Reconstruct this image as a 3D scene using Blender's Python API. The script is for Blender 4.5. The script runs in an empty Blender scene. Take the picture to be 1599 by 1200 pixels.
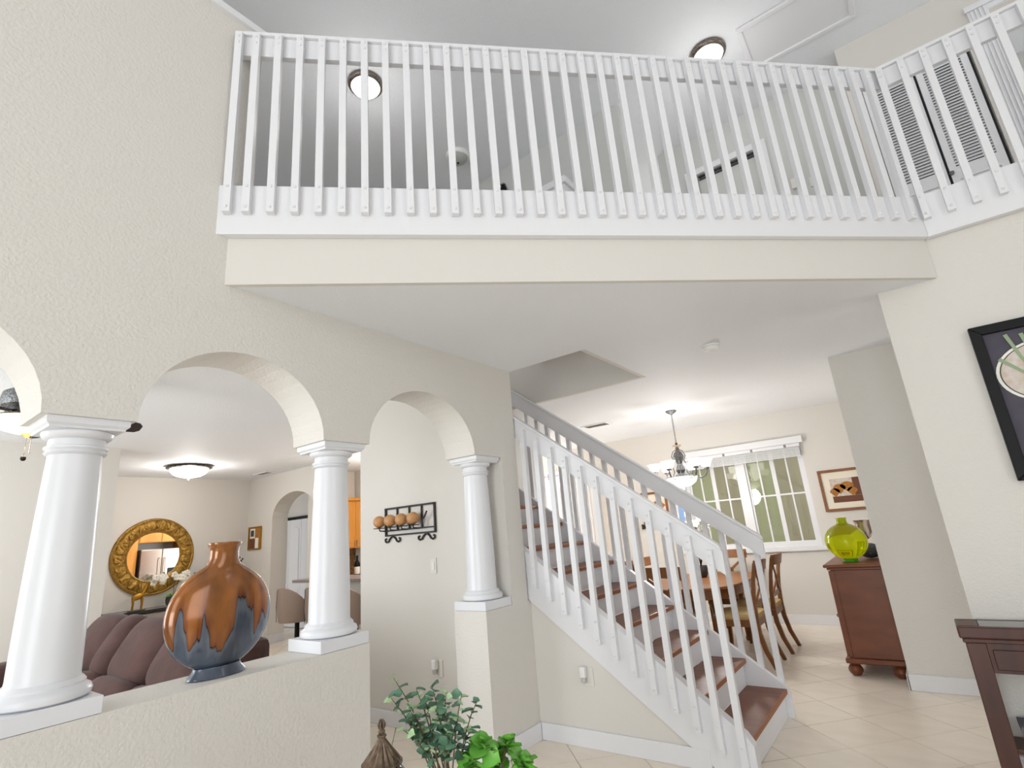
import bpy, bmesh, math, random
from mathutils import Vector, Matrix
random.seed(7)
S = bpy.context.scene
C = S.collection
PI = math.pi
# ------------------------------------------------------------------ camera
F_PX, YAW, PIT, ROL, EYE = 820.693, .626350, .272637, -.0831898, 1.5
fw = Vector((-math.sin(YAW)*math.cos(PIT), math.cos(YAW)*math.cos(PIT), math.sin(PIT)))
r0 = Vector((math.cos(YAW), math.sin(YAW), 0)); u0 = r0.cross(fw)
rt = math.cos(ROL)*r0 + math.sin(ROL)*u0; up = -math.sin(ROL)*r0 + math.cos(ROL)*u0
cd = bpy.data.cameras.new('camera'); cam = bpy.data.objects.new('camera', cd); C.objects.link(cam)
cam.matrix_world = Matrix(((rt.x, up.x, -fw.x, 0), (rt.y, up.y, -fw.y, 0), (rt.z, up.z, -fw.z, EYE), (0, 0, 0, 1)))
cd.sensor_width = 36; cd.sensor_fit = 'HORIZONTAL'; cd.lens = F_PX/1599*36; cd.clip_start = .05
S.camera = cam
# ------------------------------------------------------------------ world, daylight and fill lamps, exposure
w = bpy.data.worlds.new('daylight'); S.world = w; w.use_nodes = True
w.node_tree.nodes['Background'].inputs[0].default_value = (.95, .97, 1, 1)
w.node_tree.nodes['Background'].inputs[1].default_value = 1.7
def area(name, loc, aim, sx, sy, power, col=(1, 1, 1)):
    l = bpy.data.lights.new(name, 'AREA'); l.shape = 'RECTANGLE'; l.size = sx; l.size_y = sy; l.energy = power; l.color = col
    o = bpy.data.objects.new(name, l); C.objects.link(o); o.location = loc
    o.rotation_euler = (Vector(aim)-Vector(loc)).to_track_quat('-Z', 'Y').to_euler(); return o
area('entry_window_daylight', (-.6, -4.4, 4.1), (.2, 4, 3.0), 2.2, 2.6, 9, (.89, .955, 1))
area('entry_low_fill', (-.2, -4.4, 1.4), (-.2, 4, 1.1), 2.6, 2.2, 66, (.89, .955, 1))  # added low lamp that brightens the lower foyer and hall wall
area('side_window_daylight', (3.3, .4, 2.4), (-2, 2.5, 2.0), 2.4, 3.2, 6, (.89, .955, 1))
area('living_window_daylight', (-5.6, -1.35, 1.7), (-6.4, 3, 1.4), 3.2, 2.0, 70, (.89, .955, 1))
area('dining_fill', (-7.6, 8.1, 1.6), (-4, 6.6, 1.2), 2.0, 2.0, 150, (.89, .955, 1))  # added lamp to brighten the dining side; no patio door stands here
vs = S.view_settings
S.display_settings.display_device = 'sRGB'; vs.view_transform = 'Standard'; vs.look = 'None'; vs.gamma = 1; vs.use_curve_mapping = False
vs.exposure = 0.38

# ------------------------------------------------------------------ materials
def lin(c):
    return tuple(((v/255)/12.92 if v/255 <= .04045 else ((v/255+.055)/1.055)**2.4) for v in c)
MATS = {}
def mat(name, col, rough=.5, metal=0, bump=None, var=None, emit=None, trans=0, spec=.5, ior=1.45, sheen=0, coat=0):
    m = bpy.data.materials.new(name); m.use_nodes = True; nt = m.node_tree; b = nt.nodes['Principled BSDF']
    c = lin(col)+(1,)
    b.inputs['Base Color'].default_value = c; b.inputs['Roughness'].default_value = rough; b.inputs['Metallic'].default_value = metal
    b.inputs['Specular IOR Level'].default_value = spec; b.inputs['Transmission Weight'].default_value = trans; b.inputs['IOR'].default_value = ior
    if sheen: b.inputs['Sheen Weight'].default_value = sheen
    if coat: b.inputs['Coat Weight'].default_value = coat
    if emit: b.inputs['Emission Color'].default_value = lin(emit[0])+(1,); b.inputs['Emission Strength'].default_value = emit[1]
    tc = nt.nodes.new('ShaderNodeTexCoord')
    if var:                                       # var = (second colour, scale xyz, contrast)
        mp = nt.nodes.new('ShaderNodeMapping'); mp.inputs['Scale'].default_value = var[1]
        n = nt.nodes.new('ShaderNodeTexNoise'); n.inputs['Scale'].default_value = 1; n.inputs['Detail'].default_value = 4
        r = nt.nodes.new('ShaderNodeValToRGB'); k = var[2]
        r.color_ramp.elements[0].position = .5-k; r.color_ramp.elements[1].position = .5+k
        r.color_ramp.elements[0].color = c; r.color_ramp.elements[1].color = lin(var[0])+(1,)
        nt.links.new(tc.outputs['Object'], mp.inputs[0]); nt.links.new(mp.outputs[0], n.inputs['Vector'])
        nt.links.new(n.outputs['Fac'], r.inputs[0]); nt.links.new(r.outputs[0], b.inputs['Base Color'])
    if bump:                                      # bump = (scale, strength, distance)
        n2 = nt.nodes.new('ShaderNodeTexNoise'); n2.inputs['Scale'].default_value = bump[0]; n2.inputs['Detail'].default_value = 3
        bp = nt.nodes.new('ShaderNodeBump'); bp.inputs['Strength'].default_value = bump[1]; bp.inputs['Distance'].default_value = bump[2]
        nt.links.new(tc.outputs['Object'], n2.inputs['Vector']); nt.links.new(n2.outputs['Fac'], bp.inputs['Height'])
        nt.links.new(bp.outputs[0], b.inputs['Normal'])
    MATS[name] = m; return m
mat('cream', (222, 218, 211), .7, bump=(70, .55, .007), spec=.25)
mat('cream_plain', (222, 218, 211), .7, bump=(60, .25, .004), spec=.25)
mat('loft_grey', (205, 205, 202), .7, bump=(60, .25, .004), spec=.25)
mat('ceiling', (238, 240, 243), .65, bump=(70, .5, .008), spec=.3)
mat('white', (232, 232, 234), .35, spec=.45)
mat('white_satin', (228, 229, 232), .28, spec=.5)
mat('grout', (112, 94, 78), .9)
mat('tile', (246, 236, 222), .28, var=((234, 221, 203), (3, 9, 3), .35), bump=(20, .05, .002), spec=.4)
mat('tread', (138, 86, 58), .38, var=((104, 62, 44), (3, 16, 3), .3), spec=.3)
mat('nosing', (150, 90, 50), .4)
mat('mahogany', (84, 44, 30), .34, var=((54, 27, 19), (14, 2.5, 2.5), .35), spec=.5)
mat('cherry', (130, 74, 44), .36, var=((98, 52, 31), (3, 3, 9), .35), spec=.45)
mat('chair_wood', (146, 94, 50), .35, var=((108, 66, 34), (4, 4, 12), .35), spec=.5)
mat('chair_cloth', (196, 172, 118), .8, var=((170, 144, 92), (12, 12, 12), .3), bump=(300, .2, .002))
mat('sofa', (88, 60, 56), .85, var=((64, 42, 38), (6, 9, 6), .3), bump=(26, .25, .01), sheen=.12)
mat('black_iron', (30, 28, 28), .5, bump=(160, .2, .002))
mat('black', (18, 18, 19), .45, spec=.25)
mat('brass_wood', (214, 164, 112), .4, var=((190, 136, 86), (20, 20, 60), .3))
mat('gold', (176, 132, 52), .36, 1, bump=(90, .5, .006))
mat('gold_frame', (196, 156, 78), .38, .8, var=((128, 94, 38), (40, 40, 40), .2), bump=(70, .8, .01))
mat('mirror', (245, 240, 235), .02, 1)
mat('steel', (196, 184, 176), .25, 1)
mat('oak', (222, 158, 72), .4, var=((196, 128, 50), (5, 5, 1.2), .3))
mat('granite', (150, 140, 138), .3, var=((110, 100, 98), (60, 60, 60), .2))
mat('stool', (150, 130, 116), .7, bump=(200, .15, .002))
mat('bronze', (92, 84, 78), .35, .8, var=((150, 140, 130), (60, 60, 60), .2))
mat('antique', (140, 122, 104), .38, .75, var=((84, 68, 58), (60, 60, 60), .25), bump=(120, .3, .003))
mat('shade_on', (255, 250, 240), .5, emit=((255, 250, 244), 1.5))
mat('shade_warm', (255, 240, 205), .5, emit=((255, 226, 170), 1.3))
mat('dome_on', (255, 252, 246), .5, emit=((255, 252, 248), 3.2))
mat('dome_off', (178, 178, 174), .35)
mat('fan_blade', (48, 42, 42), .45)
mat('pewter', (70, 70, 72), .4, .7, var=((140, 140, 140), (120, 120, 120), .12), bump=(150, .5, .004))
mat('chrome_dark', (120, 118, 116), .35, .8)
mat('olive', (216, 206, 184), .9, var=((192, 184, 160), (1.5, 1.5, 1.5), .3))
mat('paper', (236, 228, 210), .8)
mat('umber', (110, 70, 52), .8)
mat('ochre', (188, 130, 62), .8, var=((150, 96, 46), (40, 40, 40), .3))
mat('slate', (84, 80, 92), .7, var=((66, 62, 74), (9, 9, 9), .3))
mat('plate', (216, 210, 202), .7, var=((200, 180, 162), (25, 25, 25), .2))
mat('stalk', (150, 168, 136), .7)
mat('leaf_blue', (72, 112, 92), .45, var=((112, 150, 118), (30, 30, 30), .25))
mat('leaf_pale', (168, 200, 140), .45, var=((196, 220, 186), (40, 40, 40), .25))
mat('leaf_jade', (134, 198, 88), .28, var=((86, 160, 54), (14, 14, 14), .3), spec=.6)
mat('stem', (96, 82, 62), .7)
mat('terracotta', (150, 100, 74), .8)
mat('soil', (60, 46, 36), .95)
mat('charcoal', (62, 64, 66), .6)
mat('petal', (240, 238, 226), .6)
mat('sky_card', (150, 182, 226), .9)
mat('red', (176, 28, 30), .4)
mat('mosaic', (150, 116, 74), .4, var=((84, 62, 44), (40, 40, 40), .12))
mat('plug', (226, 222, 214), .5)
mat('smoked', (190, 192, 188), .15)
mat('plastic_white', (236, 235, 232), .45)
mat('carpet', (190, 184, 176), .95)
mat('rug_dark', (96, 96, 104), .9)
def glassmat(name, col, fac=.12, rough=.02):
    m = bpy.data.materials.new(name); m.use_nodes = True; nt = m.node_tree; nt.nodes.clear()
    o = nt.nodes.new('ShaderNodeOutputMaterial'); mx = nt.nodes.new('ShaderNodeMixShader'); t = nt.nodes.new('ShaderNodeBsdfTransparent')
    g = nt.nodes.new('ShaderNodeBsdfGlossy'); g.inputs['Roughness'].default_value = rough; t.inputs[0].default_value = lin(col)+(1,)
    lw = nt.nodes.new('ShaderNodeLayerWeight'); lw.inputs[0].default_value = .35
    ad = nt.nodes.new('ShaderNodeMath'); ad.operation = 'ADD'; ad.inputs[1].default_value = fac; ad.use_clamp = True
    nt.links.new(lw.outputs['Fresnel'], ad.inputs[0]); nt.links.new(ad.outputs[0], mx.inputs[0])
    nt.links.new(t.outputs[0], mx.inputs[1]); nt.links.new(g.outputs[0], mx.inputs[2]); nt.links.new(mx.outputs[0], o.inputs[0])
    MATS[name] = m
glassmat('glass', (236, 238, 232), .02)
def hazy():
    m = MATS['glass'].copy(); m.name = 'glass_tinted'; nt = m.node_tree; o = nt.nodes['Material Output']; old = o.inputs[0].links[0].from_socket
    d = nt.nodes.new('ShaderNodeBsdfDiffuse'); d.inputs[0].default_value = lin((176, 192, 150))+(1,); x = nt.nodes.new('ShaderNodeMixShader'); x.inputs[0].default_value = .28  # pale green diffuse mixed into the glass of two panes
    nt.links.new(old, x.inputs[1]); nt.links.new(d.outputs[0], x.inputs[2]); nt.links.new(x.outputs[0], o.inputs[0]); MATS['glass_tinted'] = m
hazy()
glassmat('glass_clear', (240, 244, 244), .05)
glassmat('glass_table', (205, 212, 214), .25)
mat('lime_glass', (205, 214, 20), .03, trans=.75, ior=1.25, spec=.6)
mat('green_glass', (70, 170, 40), .05, trans=.75, ior=1.25, spec=.6)
# the big vase: drips of amber glaze over blue-grey glaze
def vase_mat():
    m = bpy.data.materials.new('drip_glaze'); m.use_nodes = True; nt = m.node_tree; b = nt.nodes['Principled BSDF']
    tc = nt.nodes.new('ShaderNodeTexCoord'); sx = nt.nodes.new('ShaderNodeSeparateXYZ'); nt.links.new(tc.outputs['Object'], sx.inputs[0])
    def noise(scale, sc=(1, 1, 1), det=3):
        mp = nt.nodes.new('ShaderNodeMapping'); mp.inputs['Scale'].default_value = sc
        n = nt.nodes.new('ShaderNodeTexNoise'); n.inputs['Scale'].default_value = scale; n.inputs['Detail'].default_value = det
        nt.links.new(tc.outputs['Object'], mp.inputs[0]); nt.links.new(mp.outputs[0], n.inputs['Vector']); return n.outputs['Fac']
    def mth(op, a, v):
        x = nt.nodes.new('ShaderNodeMath'); x.operation = op; nt.links.new(a, x.inputs[0])
        if isinstance(v, (int, float)): x.inputs[1].default_value = v
        else: nt.links.new(v, x.inputs[1])
        return x.outputs[0]
    streak = noise(17, (1, 1, .05), 2)            # long vertical drips
    edge = mth('ADD', mth('MULTIPLY', mth('SUBTRACT', streak, .5), -.85), .265)      # height at which amber ends
    h = mth('SUBTRACT', sx.outputs['Z'], edge)
    h = mth('ADD', h, mth('MULTIPLY', mth('SUBTRACT', noise(60), .5), .015))
    rp = nt.nodes.new('ShaderNodeValToRGB'); e = rp.color_ramp.elements
    nt.links.new(mth('ADD', mth('MULTIPLY', h, 4), .5), rp.inputs[0])
    cols = [(0, (84, 94, 110)), (.36, (108, 118, 132)), (.45, (98, 100, 108)), (.47, (22, 18, 18)), (.495, (36, 22, 15)), (.53, (128, 68, 26)), (.7, (152, 86, 32)), (1, (166, 100, 38))]
    e[0].position = 0; e[0].color = lin(cols[0][1])+(1,); e[1].position = 1; e[1].color = lin(cols[-1][1])+(1,)
    for p, c in cols[1:-1]:
        x = e.new(p); x.color = lin(c)+(1,)
    mx = nt.nodes.new('ShaderNodeMix'); mx.data_type = 'RGBA'; mx.blend_type = 'MULTIPLY'
    mx.inputs[0].default_value = .9; r2 = nt.nodes.new('ShaderNodeValToRGB'); r2.color_ramp.elements[0].position = .3; r2.color_ramp.elements[1].position = .65
    r2.color_ramp.elements[0].color = (.3, .3, .32, 1); r2.color_ramp.elements[1].color = (1, 1, 1, 1)
    nt.links.new(noise(8, (1, 1, .45), 5), r2.inputs[0]); nt.links.new(rp.outputs[0], mx.inputs[6]); nt.links.new(r2.outputs[0], mx.inputs[7])
    nt.links.new(mx.outputs[2], b.inputs['Base Color']); b.inputs['Roughness'].default_value = .16; b.inputs['Metallic'].default_value = .25
    b.inputs['Coat Weight'].default_value = .6; b.inputs['Coat Roughness'].default_value = .08
    MATS['drip_glaze'] = m
vase_mat()

# ------------------------------------------------------------------ mesh helpers
def NB(): return bmesh.new()
def hexa(bm, p):                                   # 8 points: bottom ring then top ring
    v = [bm.verts.new(q) for q in p]
    for f in ((3, 2, 1, 0), (4, 5, 6, 7), (0, 1, 5, 4), (1, 2, 6, 5), (2, 3, 7, 6), (3, 0, 4, 7)): bm.faces.new([v[i] for i in f])
    return bm
def bx(bm, x0, x1, y0, y1, z0, z1):
    return hexa(bm, [(x0, y0, z0), (x1, y0, z0), (x1, y1, z0), (x0, y1, z0), (x0, y0, z1), (x1, y0, z1), (x1, y1, z1), (x0, y1, z1)])
def box(*a): return bx(NB(), *a)
def prism(bm, pts, vec):                           # polygon (3D points) swept along vec
    a = [bm.verts.new(p) for p in pts]; vec = Vector(vec); b = [bm.verts.new(Vector(p)+vec) for p in pts]; n = len(a)
    bm.faces.new(a); bm.faces.new(b[::-1])
    for i in range(n): bm.faces.new([a[i], b[i], b[(i+1) % n], a[(i+1) % n]])
    bmesh.ops.recalc_face_normals(bm, faces=bm.faces); return bm
def rings(bm, rr, cap=True, closed=False):
    vv = [[bm.verts.new(p) for p in r] for r in rr]; n = len(vv[0]); m = len(vv)
    for i in range(m if closed else m-1):
        A, B = vv[i], vv[(i+1) % m]
        for k in range(n): bm.faces.new([A[k], A[(k+1) % n], B[(k+1) % n], B[k]])
    if cap and not closed: bm.faces.new(vv[0][::-1]); bm.faces.new(vv[-1])
    bmesh.ops.recalc_face_normals(bm, faces=bm.faces); return bm
def lathe(bm, prof, c=(0, 0, 0), n=24, sx=1, sy=1, cap=True):
    rr = [[(c[0]+max(r, .0005)*sx*math.cos(2*PI*k/n), c[1]+max(r, .0005)*sy*math.sin(2*PI*k/n), c[2]+z) for k in range(n)] for r, z in prof]
    return rings(bm, rr, cap)
def tube(bm, pts, r, n=8, closed=False, flat=1.0, side=None):
    P = [Vector(p) for p in pts]; m = len(P); rr = []
    prev = None
    for i in range(m):
        t = (P[(i+1) % m]-P[i-1]) if closed else (P[min(i+1, m-1)]-P[max(i-1, 0)])
        t.normalize()
        if side is not None: a = Vector(side)-t*t.dot(Vector(side)); a.normalize()
        elif prev is None: a = t.orthogonal().normalized()
        else:
            a = prev-t*prev.dot(t)
            a = a.normalized() if a.length > 1e-6 else t.orthogonal().normalized()
        prev = a; b = t.cross(a); ri = r[i] if isinstance(r, (list, tuple)) else r
        rr.append([P[i]+a*ri*math.cos(2*PI*k/n+PI/n)+b*ri*flat*math.sin(2*PI*k/n+PI/n) for k in range(n)])
    return rings(bm, rr, not closed, closed)
def bar(bm, pts, w, h, side):                       # rectangular section w (along side) x h
    P = [Vector(p) for p in pts]; rr = []; m = len(P)
    for i in range(m):
        t = (P[min(i+1, m-1)]-P[max(i-1, 0)]).normalized(); a = Vector(side); a = (a-t*t.dot(a)).normalized(); b = t.cross(a)
        wi = w[i] if isinstance(w, (list, tuple)) else w; hi = h[i] if isinstance(h, (list, tuple)) else h
        rr.append([P[i]+a*wi/2*s1+b*hi/2*s2 for s1, s2 in ((-1, -1), (1, -1), (1, 1), (-1, 1))])
    return rings(bm, rr)
def sq(bm, c, r, e1=.5, e2=.5, n=20, m=12, rot=None):  # superellipsoid
    def pw(v, e): return math.copysign(abs(v)**e, v)
    rr = []; c = Vector(c)
    for i in range(m+1):
        v = -PI/2+PI*i/m; v = max(-PI/2+.02, min(PI/2-.02, v)); ring = []
        for k in range(n):
            u = 2*PI*k/n
            p = Vector((r[0]*pw(math.cos(v), e1)*pw(math.cos(u), e2), r[1]*pw(math.cos(v), e1)*pw(math.sin(u), e2), r[2]*pw(math.sin(v), e1)))
            if rot: p = rot @ p
            ring.append(c+p)
        rr.append(ring)
    return rings(bm, rr)
def worigin(p):
    o = Vector((0, 0, 0))
    while p is not None: o += p.location; p = p.parent
    return o
def obj(name, bm, m, parent=None, world=True, smooth=False, bevel=0, mesh=None):
    if mesh is None:
        mesh = bpy.data.meshes.new(name)
        if parent is not None and world: bmesh.ops.translate(bm, verts=bm.verts, vec=-worigin(parent))
        bm.to_mesh(mesh); bm.free(); mesh.materials.append(MATS[m])
        if smooth:
            mesh.polygons.foreach_set('use_smooth', [True]*len(mesh.polygons)); mesh.set_sharp_from_angle(angle=math.radians(40))
    o = bpy.data.objects.new(name, mesh); C.objects.link(o)
    if parent is not None: o.parent = parent
    if bevel:
        b = o.modifiers.new('bevel', 'BEVEL'); b.width = bevel; b.segments = 2; b.limit_method = 'ANGLE'
    return o
def thing(name, label, cat, loc=(0, 0, 0), rotz=0, group=None):
    o = bpy.data.objects.new(name, None); C.objects.link(o); o.location = loc; o.rotation_euler = (0, 0, rotz); o.empty_display_size = .05
    return tag(o, label, cat, group)
def tag(o, label, cat, group=None):
    o['label'] = label; o['category'] = cat
    if group: o['group'] = group
    return o
def single(name, bm, m, label, cat, loc=(0, 0, 0), group=None, **k):    # a thing that is one mesh, origin at loc
    bmesh.ops.translate(bm, verts=bm.verts, vec=-Vector(loc)); o = obj(name, bm, m, **k); o.location = loc; return tag(o, label, cat, group)
def struct(name, bm, m, label=None, parent=None, **k):
    o = obj(name, bm, m, parent, **k)
    if parent is None: o['kind'] = 'structure'
    if label: o['label'] = label
    return o
def copy_tree(o, parent=None):
    c = o.copy(); C.objects.link(c); c.parent = parent
    for ch in o.children: copy_tree(ch, c)
    return c

# ------------------------------------------------------------------ the setting
XL0, XL1 = -2.935, -2.625          # arch wall
ZS, ZU, ZC = 2.858, 3.33, 6.08     # soffit, loft floor, loft ceiling
A = Vector((-2.625, 1.15, 0)); dd = Vector((.70711, .70711, 0)); nn = Vector((.70711, -.70711, 0))
def D(t, o, z): return A+dd*t+nn*o+Vector((0, 0, z))
def dbox(bm, t0, t1, o0, o1, z0, z1):
    return hexa(bm, [D(t0, o0, z0), D(t0, o1, z0)][::-1]+[D(t1, o0, z0), D(t1, o1, z0)]+[D(t0, o1, z1), D(t0, o0, z1)]+[D(t1, o0, z1), D(t1, o1, z1)]) if False else \
        hexa(bm, [D(t0, o1, z0), D(t1, o1, z0), D(t1, o0, z0), D(t0, o0, z0), D(t0, o1, z1), D(t1, o1, z1), D(t1, o0, z1), D(t0, o0, z1)])
TB = 4.306                          # length of the diagonal balcony
YR = 4.205                          # wall with the large picture

# floor slab and tiles laid on the diagonal
floor = struct('floor', box(-12, 4.2, -4.7, 8.6, -.12, -.008), 'grout', 'floor of beige tiles laid diagonally')
h = .298; tm = NB(); g = .003
prism(tm, [(h-g, 0, -.008), (0, h-g, -.008), (-h+g, 0, -.008), (0, -h+g, -.008)], (0, 0, .008))
tile0 = None; more = NB()
def tile_visible(x, y):
    if -2.65 < x < .75 and 2.7 < y < 8.4 and not (x < -1.2 and 3.75 < y < 4.6): return True
    if -4.6 < x <= -2.65 and 1.6 < y < 3.4: return True
    return False
for i in range(-40, 20):
    for j in range(-30, 16):
        if (i+j) % 2 == 0: continue
        x, y = -1.0+h*i, 4.005+h*j
        if not (-11.9 < x < 4 and -4.6 < y < 8.5): continue
        if tile_visible(x, y):
            if tile0 is None: tile0 = obj('tile', tm, 'tile', floor); t = tile0
            else: t = obj('tile', None, None, floor, mesh=tile0.data)
            t.location = (x, y, 0)
        else:
            q = [more.verts.new(p) for p in ((x+h-g, y, -.0005), (x, y+h-g, -.0005), (x-h+g, y, -.0005), (x, y-h+g, -.0005))]; more.faces.new(q)
mo = obj('tile_field', more, 'tile', floor); mo['kind'] = 'stuff'

# arch wall
def arch_pts(y0, y1, z0=2.09, rise=.415, n=22):
    c, a = (y0+y1)/2, (y1-y0)/2
    return [(c-a*math.cos(PI*k/n), z0+rise*math.sin(PI*k/n)) for k in range(n+1)]
def yz_prism(bm, pts, x0, x1): return prism(bm, [(x0, y, z) for y, z in pts], (x1-x0, 0, 0))
bm = NB()
out = [(-4.5, .966), (-.73, .966), (-.73, 2.09)]+arch_pts(-.412, .508)+arch_pts(.831, 1.752)+arch_pts(2.071, 3.066)+[(3.60, 2.09), (3.60, ZS), (1.27, ZS), (1.27, 4.6), (-4.5, 4.6)]
yz_prism(bm, out, XL0, XL1)
bx(bm, XL0, XL1, -4.5, 2.065, 0, .965); bx(bm, XL0, XL1, 3.084, 3.395, 0, .965); bx(bm, XL0, XL1, 3.395, 3.60, 0, 2.09); bx(bm, XL0, XL1, 3.60, 3.634, 0, .965)
struct('wall_left', bm, 'cream', 'cream textured wall pierced by arches above a half wall')
struct('trim_1', box(XL0-.02, XL1+.025, -4.5, 1.29, 4.6, 4.645), 'white', 'white cap board along the top of the arch wall')
# passage wall, stair wall, right hand walls
struct('wall_passage', box(-4.38, XL0-.001, 3.345, 3.50, 0, ZS), 'cream_plain', 'cream passage wall seen through the arch')
bm = NB(); prism(bm, [(-2.935, 3.635, 0), (-1.32, 3.635, 0), (-2.645, 3.635, .97), (-2.935, 3.635, 1.18)], (0, .05, 0))
struct('wall_stair', bm, 'cream_plain', 'cream triangular wall under the staircase')
struct('wall_right', box(.095, 4.2, YR, YR+.16, 0, 3.14), 'cream', 'cream wall that carries the large framed picture')
bm = box(-.385, 2.6, 5.71, 5.86, 0, ZS); struct('wall_hall', bm, 'cream', 'cream wall end beside the sideboard')
struct('wall_dining_right', box(-.385, -.25, 5.861, 8.35, 0, ZS), 'cream_plain')
WX0, WX1, WZ0, WZ1, YD = -2.86, -1.15, .98, 2.40, 8.35
bm = NB(); bx(bm, -12, WX0, YD, YD+.15, 0, ZS); bx(bm, WX1, .3, YD, YD+.15, 0, ZS); bx(bm, WX0, WX1, YD, YD+.15, 0, WZ0); bx(bm, WX0, WX1, YD, YD+.15, WZ1, ZS)
struct('wall_dining', bm, 'cream_plain', 'cream dining room wall with the window')
# fascia strips of the balcony (cream)
struct('wall_balcony', dbox(NB(), 0, TB, -.03, 0, ZS-.001, 3.16), 'cream_plain', 'cream fascia under the diagonal balcony')
# lower ceilings
bm = NB(); zt = 3.10
def zprism(bm, pts, z0, z1): return prism(bm, [(x, y, z0) for x, y in pts], (0, 0, z1-z0))
e = .03*1.41421
B = A+dd*TB
zprism(bm, [(XL1-.001, 1.15+e), (B.x-.001, B.y+e), (B.x+.0, YR+.16), (B.x, 4.84), (-1.86, 4.84), (-1.86, 3.60), (XL1-.001, 3.60)], ZS, zt)
zprism(bm, [(-1.86, 4.84), (4.2, 4.84), (4.2, 8.5), (-1.86, 8.5)], ZS, zt)
zprism(bm, [(-12, 4.84), (-1.86, 4.84), (-1.86, 8.5), (-12, 8.5)], ZS, zt)
zprism(bm, [(-12, -2.2), (XL0, -2.2), (XL0, 3.60), (-12, 3.60)], ZS, zt)
zprism(bm, [(-12, 3.60), (-4.9, 3.60), (-4.9, 4.84), (-12, 4.84)], ZS, zt)
zprism(bm, [(B.x, YR+.16), (4.2, YR+.16), (4.2, 4.84), (B.x, 4.84)], ZS, zt)
struct('ceiling_lower', bm, 'ceiling', 'pale grey textured ceiling under the loft')
bm = NB()
zprism(bm, [(XL1+.0, 1.15+e), (B.x, B.y+e), (4.2, YR+.03), (4.2, 8.5), (-1.86, 8.5), (-1.86, 3.60), (XL1, 3.60)], zt+.001, ZU)
zprism(bm, [(-8, 4.96), (-1.86, 4.96), (-1.86, 8.5), (-8, 8.5)], zt+.001, ZU); zprism(bm, [(-8, -4.5), (XL0, -4.5), (XL0, 3.60), (-8, 3.60)], zt+.001, ZU)
struct('floor_upper', bm, 'carpet')
struct('ceiling_upper', box(-8.2, 4.3, -4.8, 8.6, ZC, ZC+.1), 'ceiling', 'pale grey textured loft ceiling')
# stairwell sides, loft walls
struct('wall_stairwell', box(-4.9, -1.862, 4.79, 4.838, ZS-.001, 4.05), 'cream_plain', 'cream upright face of the stairwell opening')
struct('wall_loft', box(-8, -1.715, 4.841, 4.955, ZU+.001, ZC), 'loft_grey', 'pale loft wall ending at the hallway')
struct('wall_stairwell_side', box(-1.90, -1.862, 3.605, 4.785, ZS+.001, ZU+.3), 'cream_plain')
struct('wall_stairwell_near', box(-4.9, -1.861, 3.52, 3.599, ZS+.002, ZU), 'cream_plain')
bm = NB(); HY = 6.035
bx(bm, -1.714, -1.285, HY, HY+.12, ZU, ZC); bx(bm, -.605, .36, HY, HY+.12, ZU, ZC); bx(bm, -1.285, -.605, HY, HY+.12, 5.557, ZC)
struct('wall_loft_hall', bm, 'loft_grey', 'pale upstairs hallway wall with a door')
CY = 5.757
bm = NB(); bx(bm, .355, .47, CY, CY+.12, ZU, ZC); bx(bm, .47, 1.30, CY, CY+.12, 5.50, ZC); bx(bm, 1.30, 1.50, CY, CY+.12, ZU, ZC); bx(bm, 1.50, 2.4, CY, CY+.12, 5.70, ZC); bx(bm, 2.4, 4.2, CY, CY+.12, ZU, ZC); bx(bm, .355, .45, CY+.121, HY, ZU, ZC)
struct('wall_closet', bm, 'cream_plain', 'cream upstairs wall over the louvered closet')
struct('wall_bedroom', box(1.2, 3.2, 7.2, 7.3, ZU, ZC), 'loft_grey')
# walls that close the place off outside the frame
bm = NB(); bx(bm, -2.6, -1.8, -4.7, -4.5, 0, ZC); bx(bm, 1.4, 4.2, -4.7, -4.5, 0, ZC); bx(bm, -1.8, 1.4, -4.7, -4.5, 2.5, 2.75); bx(bm, -1.8, 1.4, -4.7, -4.5, 5.45, ZC)
struct('wall_entry', bm, 'cream')
bm = NB(); bx(bm, 3.5, 3.6, -4.5, -.9, 0, ZC); bx(bm, 3.5, 3.6, 1.7, YR, 0, ZC); bx(bm, 3.5, 3.6, -.9, 1.7, 0, .9); bx(bm, 3.5, 3.6, -.9, 1.7, 4.4, ZC)
struct('wall_foyer_right', bm, 'cream')
struct('wall_loft_left', box(-8.1, -8, -4.5, 8.5, ZU, ZC), 'loft_grey')
bm = NB(); bx(bm, -12, -7.4, -1.6, -1.45, 0, ZS); bx(bm, -3.9, XL0, -1.6, -1.45, 0, ZS); bx(bm, -7.4, -3.9, -1.6, -1.45, 0, .6); bx(bm, -7.4, -3.9, -1.6, -1.45, 2.7, ZS)
struct('wall_living_back', bm, 'cream_plain')
# living room and kitchen walls
struct('wall_living_left', box(-7.72, -7.6, -1.45, 2.27, 0, ZS), 'cream_plain', 'cream living room wall behind the fan')
struct('wall_mirror', box(-10.35, -10.2, 2.271, 5.2, 0, ZS), 'cream_plain', 'cream far wall with the round mirror')
struct('wall_living_step', box(-10.2, -7.721, 2.15, 2.27, 0, ZS), 'cream_plain')
bm = NB()
op = [(-10.35, 0), (-9.33, 0)]+[(-8.65-.68*math.cos(PI*k/20), 2.06+.42*math.sin(PI*k/20)) for k in range(21)]+[(-7.97, 0), (-7.6, 0), (-7.6, ZS), (-10.35, ZS)]
prism(bm, [(x, 5.2, z) for x, z in op], (0, .3, 0))
struct('wall_arch', bm, 'cream_plain', 'cream wall with an arched passage beside the gold picture')
struct('wall_back_hall', box(-11.2, -7.6, 6.42, 6.55, 0, ZS), 'cream_plain')
struct('wall_back_hall_left', box(-11.3, -11.2, 5.5, 6.55, 0, ZS), 'cream_plain')
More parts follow.
